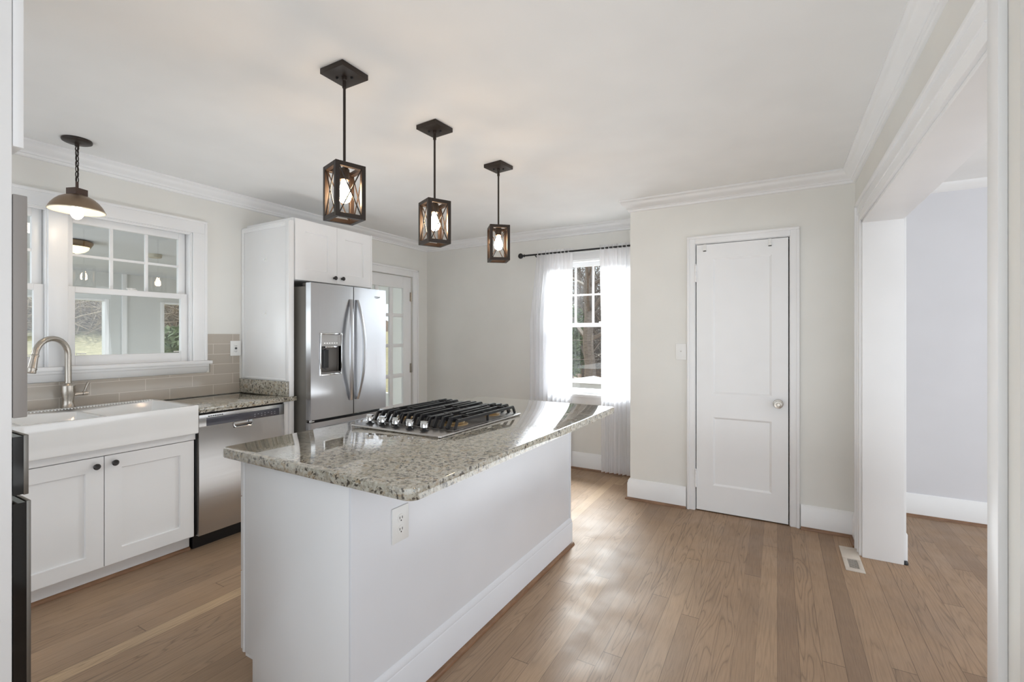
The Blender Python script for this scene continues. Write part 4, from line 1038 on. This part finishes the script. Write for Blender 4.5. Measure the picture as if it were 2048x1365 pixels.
m.box(SX0, -7.6, a, b, -0.15, SZ).box(-7.6, -5.45, a, b, 1.915, SZ).box(-7.6, -5.45, a, b, -0.15, 0.45).box(-5.45, SX1, a, b, -0.15, SZ)
structure(m.build('wall_sunroom_side', SUNW, org=(0, 0, 0)), 'pale sunroom side wall behind the french door', 'wall')
def sun_window(num, lo, hi, label, mull):
    t = thing('window_%d' % num, (SX0, (lo+hi)/2, WZ0), label, 'window', None, 'structure')
    m = M(); f = 0.05
    m.box(SX0-0.09, SX0+0.012, lo, lo+f, WZ0, WZ1).box(SX0-0.09, SX0+0.012, hi-f, hi, WZ0, WZ1).box(SX0-0.088, SX0+0.010, lo+f, hi-f, WZ1-0.03, WZ1).box(SX0-0.088, SX0+0.010, lo+f, hi-f, WZ0, WZ0+0.05)
    for y in mull: m.box(SX0-0.07, SX0-0.03, y-0.025, y+0.025, WZ0, WZ1)
    m.build('window_frame', TRIM, t, bev=0.003)
    M().box(SX0-0.052, SX0-0.048, lo+f, hi-f, WZ0+0.05, WZ1-0.03).build('pane', GLASS, t)
sun_window(3, A[0], A[1], 'sunroom window facing the grassy bank with brush', [1.35])
sun_window(4, B[0], B[1], 'sunroom window facing the green bush and snow', [])
structure(M().box(SX0, SX0+0.03, 3.14, 3.20, -0.15, SZ).build('trim_14', TRIM, bev=0.004), 'white vertical trim strip between the sunroom windows', 'trim')
t = thing('flush_ceiling_light', (-5.85, 1.80, SZ), 'lit flush ceiling light with bronze ring in the sunroom', 'ceiling light')
M().lathe([(0.13, SZ-0.0005), (0.155, SZ-0.012), (0.155, SZ-0.03), (0.143, SZ-0.05), (0.134, SZ-0.064), (0.122, SZ-0.055)], (-5.85, 1.80, 0), 32).build('ring', metal('aged_bronze_ring', (124, 102, 76), 0.35), t)
M().lathe([(0.129, SZ-0.056), (0.119, SZ-0.084), (0.092, SZ-0.108), (0.05, SZ-0.122), (0.0005, SZ-0.126)], (-5.85, 1.80, 0), 32).build('glass_bowl', LAMPGLASS, t)
M().lathe([(0.022, SZ-0.123), (0.02, SZ-0.131), (0.008, SZ-0.135), (0.0005, SZ-0.136)], (-5.85, 1.80, 0), 16).build('finial', BRONZE, t)
m = M().lathe([(0.066, SZ-0.0005), (0.066, SZ-0.012), (0.062, SZ-0.014), (0.062, SZ-0.036), (0.054, SZ-0.042), (0.0005, SZ-0.043)], (-6.05, 2.57, 0), 24)
tag(m.build('smoke_detector', paint('aged_plastic', (186, 180, 164), 0.5)), 'round yellowed smoke detector on the sunroom ceiling', 'smoke detector')

# ------------------------------------------------------------------ outdoors
rnd = random.Random(11)
def terrain(name, x0, x1, y0, y1, nx, ny, hf, mat, label, cat):
    m = M(); vs = []
    for i in range(nx+1):
        for j in range(ny+1):
            x = x0+(x1-x0)*i/nx; y = y0+(y1-y0)*j/ny; vs.append((x, y, hf(x, y)))
    fs = []
    for i in range(nx):
        for j in range(ny):
            a = i*(ny+1)+j; fs.append((a, a+1, a+ny+2, a+ny+1))
    m.add(vs, fs); return structure(m.build(name, mat, org=(0, 0, 0), ang=180), label, cat)
def h_lawn(x, y): d = max(0, -8.6-x); return -0.35+0.148*d+0.05*math.sin(x*1.3+y*0.7)*min(1, d/4)+(0.12*(d-13.5) if d > 13.5 else 0)
terrain('lawn', -22.3, -8.55, -14, 26, 40, 50, h_lawn, LAWN, 'pale green winter lawn rising behind the sunroom', 'lawn')
terrain('bank', -42, -22.25, -14, 26, 30, 40, lambda x, y: h_lawn(x, y)-0.02, LITTER2, 'brown leafy bank behind the winter lawn', 'ground')
def h_back(x, y): d = max(0, y-6); return -0.4+0.022*d+0.1*math.sin(x*0.8+y*0.5)*min(1, d/6)
terrain('woodland_ground', -38, 24, 5.62, 60, 50, 60, h_back, LITTER, 'brown leaf litter with snow patches behind the house', 'ground')
def branch(m, p, d, L, r, depth, rn, spread=0.55, n=5, minr=0.004):
    pts = [p]; rs = [r]; q = p.copy(); dd = d.copy()
    k = 4
    for i in range(k):
        dd = (dd+Vector((rn.uniform(-1, 1), rn.uniform(-1, 1), rn.uniform(-0.4, 0.7)))*0.13).normalized(); q = q+dd*L/k; pts.append(q.copy()); rs.append(r*(1-0.55*(i+1)/k))
    m.tube(pts, rs, n if r > 0.02 else 4, cap=False)
    if depth <= 0: return
    for i in range(rn.choice((2, 3, 3))):
        t_ = rn.choice((2, 3, 4)); nd = (dd+Vector((rn.uniform(-1, 1), rn.uniform(-1, 1), rn.uniform(-0.2, 0.9)))*spread*1.2).normalized()
        branch(m, pts[t_], nd, L*rn.uniform(0.55, 0.8), max(minr, rs[t_]*0.62), depth-1, rn, spread, n, minr)
def bare_tree(x, y, z, h, r, seed, label, depth=5):
    rn = random.Random(seed); t = thing('bare_tree', (x, y, z), label, 'tree', 'bare trees behind the house')
    m = M(); pts = []; rs = []; p = Vector((x, y, z-0.2)); K = 6; lean = Vector((rn.uniform(-0.08, 0.08), rn.uniform(-0.08, 0.08), 1))
    for i in range(K+1): pts.append(p+lean*h*0.55*i/K+Vector((rn.uniform(-1, 1), rn.uniform(-1, 1), 0))*r*0.3); rs.append(r*(1.15 if i == 0 else 1-0.5*i/K))
    m.tube(pts, rs, 9, cap=False); m.build('trunk', BARK, t)
    m = M()
    for i in range(1, K+1):
        for q in range(2):
            a = rn.uniform(0, 2*PI); branch(m, pts[i], Vector((math.cos(a), math.sin(a), rn.uniform(0.3, 1.2))).normalized(), h*0.28, rs[i]*0.5, depth-2, rn)
    branch(m, pts[-1], lean.normalized(), h*0.35, rs[-1]*0.9, depth-1, rn); m.build('branches', BARK, t)
tr = [(-5.05, 13.8, 9, 0.19, 'thick bare trunk in the lower sash of the back window'), (-5.9, 15.5, 8, 0.07, 'thin bare tree left of the thick trunk behind back window'),
      (-6.35, 17.2, 9, 0.10, 'bare tree half hidden by the evergreen behind back window'), (-5.6, 16.9, 10, 0.08, 'slim bare tree between thick trunk and evergreen'),
      (-6.0, 20.0, 11, 0.12, 'tall bare tree further back behind the thick trunk'), (-7.6, 21.5, 11, 0.14, 'bare tree deep in the woods behind back window'),
      (-4.5, 15.0, 8, 0.07, 'thin bare tree seen through the sheer curtain by closet'), (-8.3, 24.0, 12, 0.15, 'far bare tree at the edge of the woods'),
      (-7.0, 24.5, 12, 0.13, 'far bare tree with forked crown behind back window')]
for i, (x, y, h, r, lab) in enumerate(tr): bare_tree(x, y, h_back(x, y), h, r, 50+i, lab, 5)
def foliage(m, c, rx, ry, rz, n, size, rn):
    for i in range(n):
        while True:
            u = Vector((rn.uniform(-1, 1), rn.uniform(-1, 1), rn.uniform(-1, 1)))
            if u.length < 1: break
        u = u*(0.55+0.45*rn.random()); p = Vector((c[0]+u.x*rx, c[1]+u.y*ry, c[2]+u.z*rz))
        a = Vector((rn.uniform(-1, 1), rn.uniform(-1, 1), rn.uniform(-1, 1))).normalized(); b = a.orthogonal().normalized(); s = size*rn.uniform(0.6, 1.3)
        m.add([p-a*s, p+b*s*0.4, p+a*s, p-b*s*0.4], [(0, 1, 2, 3)])
def evergreen(x, y, z, rx, rz, n, seed, label, size=0.09):
    rn = random.Random(seed); t = thing('evergreen_bush', (x, y, z), label, 'bush', 'evergreens outside the windows')
    M().tube([(x, y, z-0.1), (x+0.03, y, z+rz), (x, y, z+rz*1.8)], [0.07, 0.05, 0.015], 8).build('stem', BARK, t)
    m = M(); foliage(m, (x, y, z+rz*1.02), rx, rx, rz, n, size, rn); m.build('foliage', LEAF, t, smooth=False)
evergreen(-6.0, 14.6, h_back(-6, 14.6), 0.62, 1.35, 5200, 3, 'tall green evergreen at the left of the back window view')
evergreen(-12.6, 6.2, h_lawn(-12.6, 6.2), 1.0, 0.75, 5200, 4, 'green bush on the lawn beyond the right sunroom window')
# brush
def thicket(name, f, n, mat, label, seed, Lr=(0.5, 1.6), r=0.010):
    rn = random.Random(seed); m = M()
    for i in range(n):
        p = Vector(f(rn)); d = Vector((rn.uniform(-1, 1), rn.uniform(-1, 1), rn.uniform(-0.15, 1.0))).normalized(); L = rn.uniform(*Lr)
        q = p+d*L*0.5+Vector((0, 0, rn.uniform(-0.05, 0.12))); m.tube([p, q, q+(d+Vector((rn.uniform(-.5, .5), rn.uniform(-.5, .5), rn.uniform(-.6, .2)))).normalized()*L*0.5], [r*rn.uniform(0.6, 1.6), r*0.8, r*0.3], 4, cap=False)
    return tag(m.build(name, mat, org=(0, 0, 0)), label, 'brush', None, 'stuff')
def fb(rn):
    x = rn.uniform(-28, -20.5); y = rn.uniform(-2, 15); return (x, y, h_lawn(x, y)+rn.uniform(-0.1, 1.5)*rn.random())
thicket('brushwood', fb, 5200, TWIG, 'tangle of dry brush on the bank beyond the lawn', 21, (0.6, 2.6), 0.024)
def fw(rn):
    y = rn.uniform(17, 34); x = y*rn.uniform(-0.55, -0.2); return (x, y, h_back(x, y)+rn.uniform(0, 7)*rn.random()**0.7)
thicket('woodland_thicket', fw, 7000, BARK, 'mass of bare twigs filling the woods behind back window', 22, (0.6, 2.4), 0.013)
# snowy low wall and wire fence outside the back window
y0 = 8.3
t = thing('garden_wall', (-3.2, y0, -0.4), 'low grey garden wall capped with snow outside back window', 'wall')
M().box(-6.5, 0.5, y0, y0+0.3, -0.4, 0.50).build('stone_course', STONEG, t, bev=0.01)
m = M(); N = 60; vs = []
rn = random.Random(5)
for i in range(N+1):
    x = -6.5+7.0*i/N; h = 0.085+0.03*math.sin(i*0.9)+0.02*rn.random()
    vs += [(x, y0-0.03, 0.5), (x, y0-0.02, 0.5+h*0.8), (x, y0+0.1, 0.5+h), (x, y0+0.3, 0.5+h*0.7), (x, y0+0.33, 0.5)]
m.v += [Vector(v) for v in vs]; m.ring_faces(0, N+1, 5, True, True)
m.build('snow_cap', SNOW, t, ang=80)
t = thing('wire_fence', (-4.5, 11.5, -0.3), 'thin wire fence with dark posts in the woods', 'fence')
for x in (-6.3, -4.15, -2.3): M().cyl((x, 11.5, -0.4), (x, 11.5, 1.45), 0.03, n=8).build('post', BARK, t)
m = M()
for z in (0.3, 0.8, 1.3): m.tube([(-7.5, 11.5, z), (-4.5, 11.5, z-0.03), (-1.5, 11.5, z)], 0.007, 5)
m.build('wire', BARK, t)

for o in list(bpy.data.objects):
    if '_o' in o: del o['_o']
